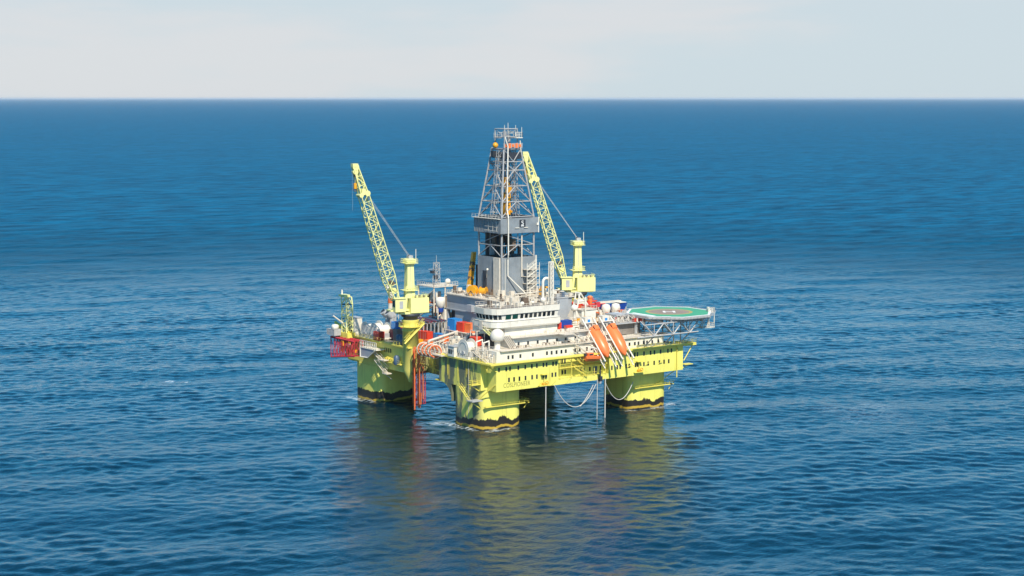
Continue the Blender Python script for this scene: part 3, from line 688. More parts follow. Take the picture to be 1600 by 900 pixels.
# ------------------------------------------------------------------ deck cranes
HD = R(166)
def make_crane():
    t = Thing('deck_crane', 'pale yellow pedestal crane raised over the left side of the rig', 'crane', (0, 0, 0), 'pedestal deck cranes')
    p = MB('pedestal', 'yellow'); p.lathe([(.6, -21.2), (2.55, -17.2), (2.55, -4.6), (2.75, -4.55), (2.75, -4.3), (2.55, -4.25), (2.55, -1.9), (2.9, -1.3), (2.9, -1.0)], (0,0,0), 26)
    t.part('pedestal', p)
    c = MB('yellow'); c.lathe([(3.9, -3.2), (3.9, -3.0)], (0,0,0), 20)
    c.rail([(3.8*math.cos(R(a)), 3.8*math.sin(R(a)), -3.0) for a in range(0, 361, 30)], 1.1, 1.4, .07); c.stair((3.2, 2.6, -7.5), (-3.4, 2.8, -1.6), 1.0, (0,1,0)); c.tube((3.4, 3.0, -8.3), (-3.5, 3.0, -2.2), .3, 6); t.part('pedestal_walkway', c)
    t.part('slew_ring', MB('dark').lathe([(2.3, -1.0), (2.3, -.2), (2.9, 0), (3.2, 1.0), (2.6, 1.02)], (0,0,0), 22))
    h = MB('pale', 'dark', 'lgrey'); h.box(-5.4, 1.0, -2.5, 2.6, 1.3, 6.1); h.prism([(-4.6,-2.2),(4.5,-2.2),(4.5,2.2),(-4.6,2.2)], 1.0, 1.6)
    h.box(1.0, 7.4, -2.2, 1.2, 2.0, 2.5)
    t_h = t.part('machinery_house', h)
    r = MB('pale', 'dkbrown'); r.rail([(-5.3, -2.4, 6.1), (-5.3, 2.5, 6.1), (.9, 2.5, 6.1)], 1.0, 1.3, .07)
    for k in range(7): r.obox((-4.8+k*.75, .8+random.random(), 6.4), (.5, .6, .7), 0, k % 2)
    t.part('handrail', r)
    cb = MB('pale'); cb.box(3.0, 6.6, .7, 3.2, 2.0, 6.2); cb.box(2.6, 7.0, .4, 3.5, 6.2, 6.4); cab = t.part('cab', cb)
    w = MB('lgrey'); w.box(3.9, 5.2, 3.2, 3.24, 3.0, 5.4); t.part('window', w, cab)
    w = MB('glass'); w.box(6.6, 6.64, 1.0, 2.9, 3.6, 5.6); t.part('window', w, cab)
    kp = MB('pale', 'lgrey'); kp.loft([[(x*s_+.3, y*s_, z) for x, y in ((-1.25,-1.3),(1.25,-1.3),(1.25,1.3),(-1.25,1.3))] for s_, z in ((1.15, 6.0), (1.0, 9.6), (.82, 18.3))])
    kp.loft([[(x*s_+.3, y*s_, z) for x, y in ((-1.25,-1.3),(1.25,-1.3),(1.25,1.3),(-1.25,1.3))] for s_, z in ((.85, 16.4), (1.25, 17.3), (1.25, 18.1), (.8, 18.6))])
    kp.tube((2.2, .8, 2.6), (1.2, .8, 9.8), .55, 8); kp.tube((.3, 1.4, 6), (.3, 1.1, 18), .13, 4, m=1)
    k_ = t.part('king_post', kp)
    pt = MB('pale'); pt.box(-1.9, 2.5, -2.1, 2.1, 17.1, 17.25); pt.rail([(-1.8,-2,17.2),(2.4,-2,17.2),(2.4,2,17.2),(-1.8,2,17.2),(-1.8,-2,17.2)], 1.3, .9, .07)
    pt.box(-2.0, 2.6, -2.1, 2.2, 8.4, 8.55); pt.rail([(2.5,2.1,8.5),(-1.9,2.1,8.5),(-1.9,-2,8.5)], 1.3, .9, .07); pieces(t, 'platform', pt, k_)
    hd = MB('lgrey', 'dkbrown', 'white'); hd.obox((.1, 0, 19.1), (1.5, 1.8, .9), 0, 0); hd.obox((.5, .3, 19.3), (.5, .5, 1.0), 0, 1); hd.tube((-1.5, 1.2, 17.3), (-1.5, 1.2, 21.6), .13, 5, m=2); t.part('sheave_head', hd, k_)
    # boom
    p, q = Vector((5.2, 0, 5.4)), Vector((18.6, 0, 48.0)); ax = (q-p).normalized(); e1 = Vector((0,1,0)); e2 = ax.cross(e1)
    pm, pn = p.lerp(q, .18), p.lerp(q, .80)
    b = MB('pale')
    b.lattice(p, pm, e1, e2, 4.0, 1.2, 4.2, 3.2, 3, .2, .12); b.lattice(pm, pn, e1, e2, 4.2, 3.2, 2.9, 2.6, 11, .19, .11); b.lattice(pn, q, e1, e2, 2.7, 2.4, 1.4, 1.5, 3, .24, .16)
    bm = t.part('boom', b)
    b = MB('pale', 'dkbrown'); C = pn
    b.tube(C-e1*1.5+e2*1.0, C+e1*1.5+e2*1.0, .9, 10); b.tube(C-e1*1.5-e2*1.2, C+e1*1.5-e2*1.2, .7, 10); b.obox(C+ax*.9, (1.2, 2.6, 1.8), 0, 0)
    b.tube(q-e1*.8, q+e1*.8, 1.1, 12); b.tube(q-ax*1.4-e1*.7-e2*.5, q-ax*1.4+e1*.7-e2*.5, .9, 10); b.obox(q+ax*.6, (1.8, 1.8, 1.0)); b.obox(q-ax*2.6-e2*.9, (.5, .8, .8), 0, 1)
    for s_ in (-1, 1): b.tube(pn+e1*s_*.5+e2*-.6, q+e1*s_*.4, .13, 4)
    t.part('boom_head', b, bm)
    wl_ = MB('pale', 'dkbrown')
    for s_ in (-1.4, 1.4): wl_.tube((5.2, s_, 2.3), (5.2, s_*1.35, 5.6), .28, 5); wl_.tube((3.0, s_, 2.2), (5.2, s_, 5.4), .2, 5)
    wl_.tube(p.lerp(q, .08)-e1*1.6, p.lerp(q, .08)+e1*1.6, .8, 10, m=0); wl_.tube(p.lerp(q, .13)-e1*1.2+e2*.4, p.lerp(q, .13)+e1*1.2+e2*.4, .7, 10, m=1); t.part('winch', wl_)
    lr = MB('rope')
    for s_ in (-.7, -.3, .3, .7): lr.tube((.3, s_, 19.3), pn+e1*s_*1.4+e2*1.0, .03, 4)
    t.part('luffing_rope', lr)
    hk = MB('rope', 'amber', 'dkbrown'); tip = q-e2*1.0+Vector((-.9, 0, -1.2)); hk.tube(tip, tip-Vector((0,0,3.6)), .06, 4); hk.obox(tip-Vector((0,0,4.4)), (.8, .7, 1.8), 0, 1); hk.torus(tip-Vector((0,0,5.7)), (0,1,0), .4, .12, 10, m=2)
    hk.tube(tip+Vector((.9,0,0)), tip+Vector((.9,0,-12)), .022, 4); t.part('hook_block', hk)
    return t.e
c1 = make_crane(); c1.location = (-36.2, 3.6, 30.6); c1.rotation_euler.z = R(172)
c2 = copy_tree(c1); c2.rotation_euler.z = R(157); c2.location = (32.6, 4.4, 32.9); c2['label'] = 'pale yellow pedestal crane behind the derrick, with boom raised against its right side'

# ------------------------------------------------------------------ helideck
hx, hy, hz = 38.6, -36.0, 30.6
he = Thing('helideck', 'green octagonal helideck with H marking on white lattice truss over the hull corner', 'helideck', (hx, hy, 21.0))
def octa(r, n=8): return [(hx+r/math.cos(R(22.5))*math.cos(R(22.5+45*k)), hy+r/math.cos(R(22.5))*math.sin(R(22.5+45*k))) for k in range(8)]
t_ = MB('lgrey'); t_.prism(octa(13.6), hz-.9, hz-.01); dkp = he.part('deck_plate', t_)
he.part('perimeter_line', MB('mark').prism(octa(13.5), hz-.008, hz), dkp)
he.part('landing_area', MB('green').prism(octa(12.75), hz-.007, hz+.004), dkp)
def disc(r0, r1, z0, z1, mat, n=48):
    b = MB(mat); o = [(hx+r1*math.cos(2*math.pi*i/n), hy+r1*math.sin(2*math.pi*i/n)) for i in range(n)]; return b.prism(o, z0, z1)
he.part('landing_circle', disc(0, 7.7, hz+.004, hz+.008, 'ring'), dkp, 'yellow landing circle'); he.part('landing_circle', disc(0, 6.6, hz+.008, hz+.012, 'pad'), dkp, 'brownish grey inner circle')
hm = MB('mark'); ca = R(-36)
def hp(a, b): return (hx+a*math.cos(ca)-b*math.sin(ca), hy+a*math.sin(ca)+b*math.cos(ca))
for a0, a1, b0, b1 in ((-2.0,-1.2,-2,2),(1.2,2.0,-2,2),(-1.2,1.2,-.4,.4)): hm.prism([hp(a0,b0),hp(a1,b0),hp(a1,b1),hp(a0,b1)], hz+.012, hz+.016)
he.part('h_marking', hm, dkp)
mk = MB('mark'); mk.box(hx-12.2, hx-10.6, hy-6, hy+5, hz+.004, hz+.008); mk.obox((hx-9.3, hy-9.3, hz+.006), (3.0, 1.4, .004), R(-45)); he.part('deck_marking', mk, dkp)
nt_ = MB('lgrey'); o0, o1 = octa(13.6), octa(15.0)
for i in range(8):
    j = (i+1) % 8; a, b, c, d_ = Vector((*o0[i], hz-.35)), Vector((*o0[j], hz-.35)), Vector((*o1[j], hz-.02)), Vector((*o1[i], hz-.02))
    nt_.tube(d_, c, .07, 4)
    for k in range(9): nt_.tube(a.lerp(b, k/8), d_.lerp(c, k/8), .05, 4)
    for s_ in (.33, .66): nt_.tube(a.lerp(d_, s_), b.lerp(c, s_), .035, 4)
he.part('safety_net', nt_)
sb = MB('lgrey', 'lgrey')
zt, zb = hz-.95, 24.5
for y in (-46.5, -41, -35.5, -30):
    xs = (hx-12, hx+12) if abs(y-hy) < 6.5 else (hx-8.5, hx+8.5); sb.box(xs[0], xs[1], y-.2, y+.2, zt-.7, zt)
for x in (28, 35, 43): sb.box(x-.2, x+.2, -47.5, -25, zt-1.3, zt-.72)
for y, zb, x0, x1, nodes in ((-47.5, 25.1, 15.5, 41, (22.4, 30.4, 37.4)), (-39.5, 24.6, 24, 47.5, (28, 35.6, 43.2)), (-31, 24.6, 28, 46, (32, 40))):
    big = y < -45
    sb.tube((x0, y, zb), (x1, y, zb+.1), .24 if big else .18, 5, m=1 if big else 0)
    for x in nodes:
        for dx_ in (-3.9, 0, 3.9): sb.tube((x, y, zb), (x+dx_, y, zt-.7), (.24 if dx_ else .18) if big else .16, 5, m=1 if big else 0)
    if big: sb.tube((18.6, y, zt-.72), (42, y, zt-.72), .22, 5, m=1)
for x in (22.4, 30.4, 37.4): sb.tube((x, -47.5, 25.1), (x+1, -39.5, 24.6), .18, 5); sb.tube((x, -47.5, 25.1), (x+1, -39.5, zt-.7), .16, 5); sb.tube((x, -47.5, 25.1), (x, -42.6, 21.0), .2, 5)
for x, y in ((36, -41.3), (39.0, -41.3), (38.5, -33), (28.2, -36)): sb.tube((x, y, 21.0), (x, y, zt-.7), .24, 6)
he.part('support_truss', sb)
ap = MB('white', 'cream')
ap.box(49.0, 54.6, -43.6, -40.2, 26.2, 26.4)
for x, y in ((54.4, -43.4), (54.4, -40.4), (52.0, -43.4)): ap.tube((x, y, 26.4), (x, y, 31.6), .16, 5)
ap.stair((49.4, -42, 26.4), (53.4, -42, 30.6), 1.1, (0,1,0)); ap.box(51.4, 54.5, -43.6, -40.2, 30.2, 30.4); ap.rail([(51.4,-43.5,30.4),(54.4,-43.5,30.4),(54.4,-40.3,30.4)], 1.3, .9, .08); ap.rail([(49,-43.5,26.4),(54.4,-43.5,26.4),(54.4,-40.3,26.4)], 1.3, 1.1, .07)
ap.tube((48.5, -43, 29.2), (44, -45, 28.4), .2, 5); ap.tube((50, -42, 26.2), (46, -42, 28.8), .15, 5)
for k in range(6): ap.obox((52+k*.4, -43.2+k*.5, 31.2), (.5, .5, 1.2), 0, k % 2)
ap.v = [((x-49)*.95+46.4, y-.2, z-.9 if z < 28 else z) for x, y, z in ap.v]
he.part('access_platform', ap)
rp = MB('green', 'mark', 'lgrey'); rp.box(hx-18.8, hx-13.7, hy+4.2, hy+10, hz-.6, hz-.1, 2); rp.box(hx-18.7, hx-13.75, hy+4.3, hy+9.9, hz-.1, hz-.06, 2); rp.box(hx-15.2, hx-14.5, hy+4.4, hy+9.8, hz-.06, hz-.05, 1); he.part('access_ramp', rp)
fm = MB('red', 'white'); 
for x in (24.2, 26.6): fm.obox((x, -36.2, 29.0), (1.5, .8, 1.2)); fm.obox((x+.2, -36.7, 29.0), (.4, .3, 1.25), 0, 1)
he.part('fire_monitor', fm)

# khaki deckhouse left of the helideck
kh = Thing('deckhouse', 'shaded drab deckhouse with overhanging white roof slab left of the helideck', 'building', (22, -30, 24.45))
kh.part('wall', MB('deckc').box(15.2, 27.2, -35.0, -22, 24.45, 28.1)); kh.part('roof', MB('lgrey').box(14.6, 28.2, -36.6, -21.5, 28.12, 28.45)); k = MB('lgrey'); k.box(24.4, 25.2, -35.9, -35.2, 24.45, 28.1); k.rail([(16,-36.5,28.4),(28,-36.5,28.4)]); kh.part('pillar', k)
k = MB('cream', 'dkbrown', 'white', 'red')
for i in range(46): k.obox((15.5+random.random()*10, -35.5+random.random()*9, 28.5+random.random()*1.2), (random.uniform(.3,1.6), random.uniform(.3,1), random.uniform(.4, 1.6)), random.random(), random.choice((0,0,0,1,2,3)))
for i in range(12): x = 16+random.random()*9; k.tube((x, -36, 28.5), (x+random.uniform(-2,2), -34, 30.5), .09, 4)
pieces(kh, 'roof_equipment', k)

# ------------------------------------------------------------------ lifeboats
def lifeboat(x, label):
    t = Thing('lifeboat', label, 'lifeboat', (x, -41.8, 24.4), 'free-fall lifeboats on the front of the rig')
    a, b = Vector((x, -37.9, 28.1)), Vector((x, -46.0, 20.0)); ax = (b-a).normalized(); sx = Vector((1,0,0)); up = sx.cross(ax); up = up if up.z > 0 else -up
    body = MB('orange'); L = (b-a).length; rings = []
    for s_, w, h, c in ((0, .75, .7, .15), (.03, 1.25, 1.2, .05), (.15, 1.5, 1.45, 0), (.45, 1.6, 1.55, 0), (.68, 1.52, 1.45, -.05), (.84, 1.12, 1.1, -.15), (.95, .55, .6, -.3), (1, .12, .15, -.4)):
        C = a+ax*L*s_+up*c; w *= 1.32; h *= 1.25; rings.append([C+sx*w*math.cos(2*math.pi*i/16)+up*h*math.sin(2*math.pi*i/16)*(1 if i < 8 else .85) for i in range(16)])
    body.loft(rings, 0, True); bo = t.part('body', body)
    cn = MB('orange', 'glass'); C = a+ax*1.3+up*1.5; cn.loft([[C+sx*w*i+ax*l*j+up*h for i, j in ((-1,-1),(1,-1),(1,1),(-1,1))] for w, l, h in ((.95, 1.1, -.4), (.9, 1.0, .45), (.6, .7, .75))])
    t.part('canopy', cn, bo)
    w = MB('glass'); 
    for s_ in (-1, 1): w.add([C+sx*.97*s_+ax*.5+up*.0, C+sx*.97*s_-ax*.6+up*0, C+sx*.94*s_-ax*.55+up*.35, C+sx*.94*s_+ax*.45+up*.35], [(0,1,2,3)])
    for k in range(3): w.obox(a+ax*(4+k*1.7)+sx*1.5+up*.55, (.18, .5, .5))
    t.part('window', w, bo)
    f = MB('dkbrown'); f.tube(a-ax*.1-up*.7, a-ax*.5-up*.9, .45, 10); t.part('propeller', f, bo)
    return t
lifeboat(5.0, 'left of the two long orange enclosed lifeboats slanting down the front')
lifeboat(12.0, 'right of the two long orange enclosed lifeboats slanting down the front')
def davit(x, label):
    t = Thing('launch_ramp', label, 'launch ramp', (x, -38, 24.4), 'lifeboat launch ramps')
    r = MB('white')
    for s_ in (-2.25, 2.25):
        r.tube((x+s_, -35.6, 29.9+.9), (x+s_, -47.4, 17.9+.9), .26, 6); r.tube((x+s_, -36.5, 27.4), (x+s_, -47.2, 16.6), .18, 5)
        for k in range(7):
            y = -36.5-k*1.6; z = 29.9-(y+35.6)*-1.017+.9; r.tube((x+s_, y, z), (x+s_, y-.7, z-2.6), .1, 4)
    t.part('rail', r)
    l = MB('white', 'cream')
    for s_ in (-2.25, 2.25): l.tube((x+s_, -40.9, 21.0), (x+s_, -40.9, 24.8), .2, 5); l.tube((x+s_, -42.2, 21.0), (x+s_, -45.6, 18.6), .16, 5); l.tube((x+s_, -37, 24.5), (x+s_, -37, 28.9), .2, 5)
    for z in (24.6, 22.2): l.tube((x-2.25, -40.9, z), (x+2.25, -40.9, z), .13, 4)
    l.tube((x-2.25, -36.6, 29.6), (x+2.25, -36.6, 29.6), .2, 5); t.part('support_frame', l)
    c = MB('white', 'blue'); c.box(x-1.5, x+1.2, -36.2, -34.2, 28.9, 31.3); c.box(x-.5, x+.5, -36.24, -36.2, 29.6, 30.6, 1); t.part('winch_house', c)
    return t
davit(5.0, 'white railed launch ramp holding the left slanting orange lifeboat')
davit(12.0, 'white railed launch ramp holding the right slanting orange lifeboat')
rb = Thing('rescue_boat', 'small orange rescue boat lying level below left of the slanting lifeboats', 'boat', (.9, -44, 19))
h = MB('orange'); rg = []
for s_, w, z0, z1 in ((-3.6, .9, 19.3, 20.5), (-3.2, 1.15, 18.9, 20.6), (0, 1.3, 18.7, 20.3), (2.2, 1.1, 18.8, 20.1), (3.4, .5, 19.2, 20.1), (3.9, .08, 19.6, 20.05)):
    rg.append([(.9+s_, -44-w, z1), (.9+s_, -44-w*.9, (z0+z1)/2), (.9+s_, -44-w*.3, z0), (.9+s_, -44+w*.3, z0), (.9+s_, -44+w*.9, (z0+z1)/2), (.9+s_, -44+w, z1)])
h.loft(rg, 0, False); rb.part('hull', h)
k = MB('orange', 'dark'); k.box(-1.9, .2, -44.8, -43.2, 20.3, 21.4); k.box(-1.6, -.1, -44.83, -44.78, 20.7, 21.2, 1); rb.part('cabin', k); rb.part('engine', MB('dark').obox((-2.6, -44, 20.9), (.7, .8, 1.0)))
dv_ = Thing('boat_davit', 'white arched davit frame carrying the small rescue boat', 'davit', (1, -43, 20.6))
k = MB('white'); k.pipe([(-.9, -43, 21.0), (-.3, -44, 23.0), (1.6, -44.2, 22.6), (3.0, -43.4, 20.8)], .2, 6); k.tube((.6, -44, 22.8), (.6, -44, 20.8), .06, 4); k.pipe([(-3.2, -41.2, 21), (-3.2, -41.2, 26.6), (-1, -41.2, 26.2)], .2, 6); k.tube((-2.9, -41.2, 24), (2, -41.2, 23.5), .16, 5); k.tube((-4.0, -40.8, 26), (-3.2, -41.6, 21), .14, 5); dv_.part('frame', k)

# ------------------------------------------------------------------ containers and boxes
def container(loc, d, mat, label, rz=0, cat='container', name='container', group='cargo containers on the rig'):
    """shipping box: ribbed walls, corner posts, doors"""
    t = Thing(name, label, cat, loc, group); L, W, H = d
    def place(mb):
        mb.v = [(loc[0]+x*math.cos(rz)-y*math.sin(rz), loc[1]+x*math.sin(rz)+y*math.cos(rz), loc[2]+z) for x, y, z in mb.v]; return mb
    b = MB(mat); b.box(-L/2+.06, L/2-.06, -W/2+.06, W/2-.06, .08, H-.05)
    for k in range(int(L/.45)):
        x = -L/2+.25+k*.45
        if x < L/2-.3: b.box(x, x+.2, -W/2+.02, W/2-.02, .15, H-.12)
    t.part('body', place(b))
    f = MB(mat)
    for sx in (-1, 1):
        for sy in (-1, 1): f.obox((sx*(L/2-.08), sy*(W/2-.08), H/2), (.16, .16, H))
        for z in (.08, H-.08): f.obox((sx*(L/2-.08), 0, z), (.15, W-.33, .15))
    for sy in (-1, 1):
        for z in (.08, H-.08): f.obox((0, sy*(W/2-.08), z), (L-.33, .15, .15))
    t.part('corner_frame', place(f))
    dd = MB(mat, 'lgrey'); dd.box(-L/2-.03, -L/2+.055, -W/2+.2, -.02, .2, H-.2); dd.box(-L/2-.03, -L/2+.055, .02, W/2-.2, .2, H-.2)
    for y in (-.5, -.2, .2, .5): dd.tube((-L/2-.07, y*W/2*1.3, .2), (-L/2-.07, y*W/2*1.3, H-.2), .03, 4, m=1)
    t.part('door', place(dd)); return t
# mezzanine beside the drill floor
mz = MB('cream', 'lgrey', 'dark'); mz.box(-20.2, -14.05, -10, 8.5, 24.5, 24.75)
for x in (-20, -16.4):
    for y in (-9.8, -6, -2, 2, 5.2, 8.3): mz.tube((x, y, ZD+.1), (x, y, 24.5), .22, 5, m=1)
mz.rail([(-20, 8.4, 24.75), (-20, 5.6, 24.75)]); mz.box(-19.6, -19.3, -9.6, 8, ZD+.13, 24.4, 0)
for y_ in (-8, -5.4, -2.8, -.2, 2.4, 5.0): mz.box(-19.64, -19.58, y_, y_+1.3, ZD+.9, 23.6, 2)
plat.part('mezzanine', mz)
container((-18.4, 4.6, 24.76), (4.0, 3.0, 3.7), 'blue', 'bright blue container standing on the raised deck against the grey house', R(90))
container((-18.2, -.1, 24.76), (3.6, 3.0, 3.0), 'red', 'red container on the raised deck right of the tall blue one', R(90))
container((-17.9, -4.0, 24.76), (3.4, 2.8, 3.0), 'orange', 'orange-red container at the right end of the raised deck row', R(90))
container((-25.0, 12.4, ZD+.13), (2.4, 5.6, 3.3), 'red', 'red container stack piece beside the yellow crane pedestal', R(5))
container((-20.6, 9.4, ZD+.13), (2.4, 5.4, 2.4), 'blue', 'long low blue container lying on deck right of the crane pedestal', R(3))
container((-22.6, 5.0, ZD+.13), (2.2, 3.2, 2.3), 'orange', 'low orange container at right end of the long blue one', R(3))
container((-30.2, 8.2, ZD+.13), (2.0, 2.6, 1.5), 'amber', 'small amber tray box at foot of the red container', R(3), 'box', 'cargo_box')
container((-28.2, 5.2, ZD+.13), (2.0, 2.8, 1.4), 'orange', 'small orange tray box in front of the long blue container', R(3), 'box', 'cargo_box')
container((-37.2, 21.2, ZD+.4), (2.2, 3.2, 2.9), 'red', 'bright red box at the deck edge beside the left white winch', R(4), 'box', 'cargo_box')
container((-31.0, 20.6, ZD+.13), (2.4, 4.2, 3.4), 'maroon', 'dark maroon container behind the red box on the left deck', R(4))
container((-28.6, 21.6, 24.2), (2.2, 2.2, 1.9), 'red', 'small red box stacked on the dark maroon container', R(8), 'box', 'cargo_box')
container((-32.4, 18.4, 24.76), (2.0, 2.4, 2.3), 'blue', 'mid blue box on the left deck just behind the crane pedestal', R(8), 'box', 'cargo_box')
st2 = MB('deckc'); st2.box(-30, -25.6, 14.8, 23.2, ZD+.13, 23.95); st2.box(-33.6, -30.1, 15.6, 18.3, ZD+.13, 24.74); plat.part('equipment_room', st2)
container((-2.4, -33.0, 27.72), (4.4, 2.4, 2.9), 'navy', 'navy blue container with white marks right of the bridge', R(0))
container((-5.6, -34.2, 27.72), (1.3, 1.6, 2.6), 'red', 'narrow red locker between the bridge and the navy container', 0, 'locker', 'locker')
container((-2.4, -35.2, 27.72), (2.6, 1.4, 1.5), 'red', 'pale red box in front of the navy container', 0, 'box', 'cargo_box')

# pipe rack under dark roof
pr_ = Thing('pipe_rack', 'dark bundle of drill pipes racked on posts left of the grey house', 'pipe rack', (-20, 12, ZD+.13))
k = MB('dark', 'maroon', 'slate')
for i in range(26): k.tube((-27.5+i*.46, 13.2, 26.6+.12*(i % 3)), (-25.2+i*.42, 24.4, 26.6+.12*(i % 3)), .22, 5, m=random.choice((0, 0, 1, 2)))
pieces(pr_, 'drill_pipe', k)
k = MB('lgrey')
for i in range(9):
    for y in (13.6, 18.6, 23.8): k.tube((-27.6+i*1.45, y, ZD+.13), (-27.6+i*1.45, y, 26.4), .2, 5)
for y in (13.6, 18.6, 23.8): k.tube((-28, y, 26.3), (-15, y, 26.3), .2, 5)
pr_.part('post', k)

# ------------------------------------------------------------------ winches on the side deck
def anchor_winch(c, label, s=1.0, n=2, kx=1.0):
    x, y, z = c; sx_ = s*kx; t = Thing('anchor_winch', label, 'winch', c, 'white anchor winches')
    for k in range(n):
        yy = y-k*4.6*s
        d = MB('white', 'lgrey'); d.tube((x-2.2*sx_, yy, z+2.3*s), (x+2.2*sx_, yy, z+2.3*s), 1.5*s, 20); drum = t.part('drum', d)
        for q_ in (-2.4, 2.2):
            fl = MB('white', 'lgrey'); fl.tube((x+q_*sx_, yy, z+2.3*s), (x+(q_+.2)*sx_, yy, z+2.3*s), 2.25*s, 26, sm=False)
            if q_ < 0:
                fl.torus((x+(q_-.02)*sx_, yy, z+2.3*s), (1,0,0), 1.5*s, .09*s, 20, m=1); fl.tube((x+(q_-.5)*sx_, yy-.3, z+1.3*s), (x+q_*sx_, yy-.3, z+1.3*s), .5*s, 10, m=1)
            t.part('flange', fl, drum)
    b = MB('white', 'lgrey', 'dark'); b.box(x-2.8*sx_, x+2.8*sx_, y-(n-1)*4.6*s-2.4*s, y+2.4*s, z, z+.4*s)
    for k in range(n): b.box(x-1.6*sx_, x+1.6*sx_, y-k*4.6*s-2.0*s, y-k*4.6*s-1.2*s, z+.4*s, z+1.7*s, 1)
    b.rail([(x-2.7*sx_, y+2.2*s, z+.4), (x-2.7*sx_, y-(n-1)*4.6*s-2.2*s, z+.4)], 1.1, 1.2, .06)
    t.part('bedplate', b); return t
anchor_winch((-34.6, 29.6, ZD+.3), 'pair of white anchor winch drums on the far left deck corner', 1.18, 2)
anchor_winch((-36.0, -28.2, ZD+.42), 'white anchor winch drum on the near deck edge left of the red pump', 1.3, 1, .5)
def cabin(c, d, label, holes):
    t = Thing('winch_cabin', label, 'cabin', c, 'white winch control cabins'); x, y, z = c; L, W, H = d
    t.part('wall', MB('white').box(x-L/2, x+L/2, y-W/2, y+W/2, z, z+H)); t.part('roof', MB('lgrey').box(x-L/2-.15, x+L/2+.15, y-W/2-.15, y+W/2+.15, z+H+.002, z+H+.2))
    for yy, zz, w, h in holes: t.part('window', MB('glass').box(x-L/2-.04, x-L/2+.02, y+yy-w/2, y+yy+w/2, z+zz-h/2, z+zz+h/2))
    return t
cabin((-36.6, 37.4, ZD+.2), (3.0, 4.2, 6.0), 'tall white control cabin with dark windows beside the yellow lattice mast', [(1.3,1.6,.9,1.1),(-.1,1.7,.8,1.2),(1.4,3.5,.8,.8),(.2,3.5,.8,.8),(1.4,5,.8,.8),(.2,5,.8,.8)])
cabin((-37.0, -22.6, ZD+.42), (2.6, 3.4, 3.0), 'low white control cabin with dark windows left of the near winch', [(.9,1.5,.9,1.4),(-.2,1.5,.8,1.4),(-1.2,1.8,.4,.7)])

# hose reels with orange rings at the side edge
for k in range(4):
    y = -8.4-k*2.2; c = (-39.0, y, ZD+.5)
    t = Thing('riser_sheave', ['first', 'second', 'third', 'fourth'][k]+' from the crane pedestal in the row of orange and white arched hose guides', 'hose guide', c, 'orange and white hose guides')
    a = MB('white'); a.torus((c[0], y, c[2]+.6), (.5,1,0), 2.15, .13, 20); t.part('rim', a)
    a = MB('rust'); a.torus((c[0]-.1, y-.2, c[2]+.6), (.5,1,0), 1.8, .24, 20); t.part('hose', a)
    a = MB('white')
    for i in range(10):
        an = 2*math.pi*i/10; q_ = Vector((math.cos(an)*.894, -.447*math.cos(an), math.sin(an))); a.tube(Vector((c[0], y, c[2]+.6))+q_*1.4, Vector((c[0]-.1, y-.2, c[2]+.6))+q_*2.2, .17, 4)
    t.part('spokes', a)
sd = MB('cream', 'white', 'dkbrown')
sd.box(-39.6, -31.2, -19, -5.6, ZD+.0, ZD+.28); sd.tube((-39.3, -11.8, 24.6), (-19.5, 1.4, 24.6), .42, 8, m=1); sd.tube((-38.6, -13.2, 24.0), (-22, -2, 24.0), .2, 6, m=1)
for q_ in (0, .25, .5, .75, 1): sd.tube((-39.3+19.8*q_, -11.8+13.2*q_, ZD), (-39.3+19.8*q_, -11.8+13.2*q_, 24.6), .16, 5, m=0)
for k in range(9): sd.tube((-37.6+k*.2, -6.3-k*1.5, ZD+.2), (-37.6+k*.2, -6.3-k*1.5, 23.4+.1*k), .14, 4, m=1)
sd.rail([(-39.5, -18.9, ZD+.28), (-39.5, -5.8, ZD+.28)], 1.1, 1.4, .07, 1)
pieces(plat, 'hose_deck', sd)
# hanging loading hoses
nm = ['leftmost', 'second from left', 'middle', 'second from right', 'rightmost']
for k, (y, zb_) in enumerate(((-1.6, 3.2), (-3.0, 1.6), (-4.5, 3.0), (-5.9, 4.2), (-7.3, 5.6))):
    b = MB('rust'); x = -38.6-(.4 if k % 2 else 0)
    b.pipe([(x+.6, y, 21.6), (x, y, 20.4), (x, y, zb_)], .2 if k != 1 else .26, 6)
    if k in (0, 2, 3): b.pipe([(x, y, zb_), (x, y-.35, zb_-.6), (x, y-.8, zb_-.3), (x, y-.9, zb_+3.4)], .17, 6)
    single('loading_hose', b, nm[k]+' of the five orange-red hoses hanging down beside the crane pedestal', 'hose', (x, y, zb_), 'hanging loading hoses')
lt_ = Thing('ladder_tower', 'narrow red lattice ladder hanging among the orange-red hoses', 'ladder', (-38.0, -4.2, 2.6))
k = MB('crimson'); k.lattice((-37.9, -3.2, 20.3), (-37.9, -3.2, 2.8), (1,0,0), (0,1,0), .9, 1.5, .9, 1.5, 11, .1, .07); k.lattice((-37.9, -6.4, 20.3), (-37.9, -6.4, 4.0), (1,0,0), (0,1,0), .8, 1.2, .8, 1.2, 10, .1, .07); lt_.part('frame', k)
k = MB('rust'); k.tube((-38.1, -4.8, 21), (-38.1, -4.8, 2.4), .16, 5); lt_.part('riser', k)
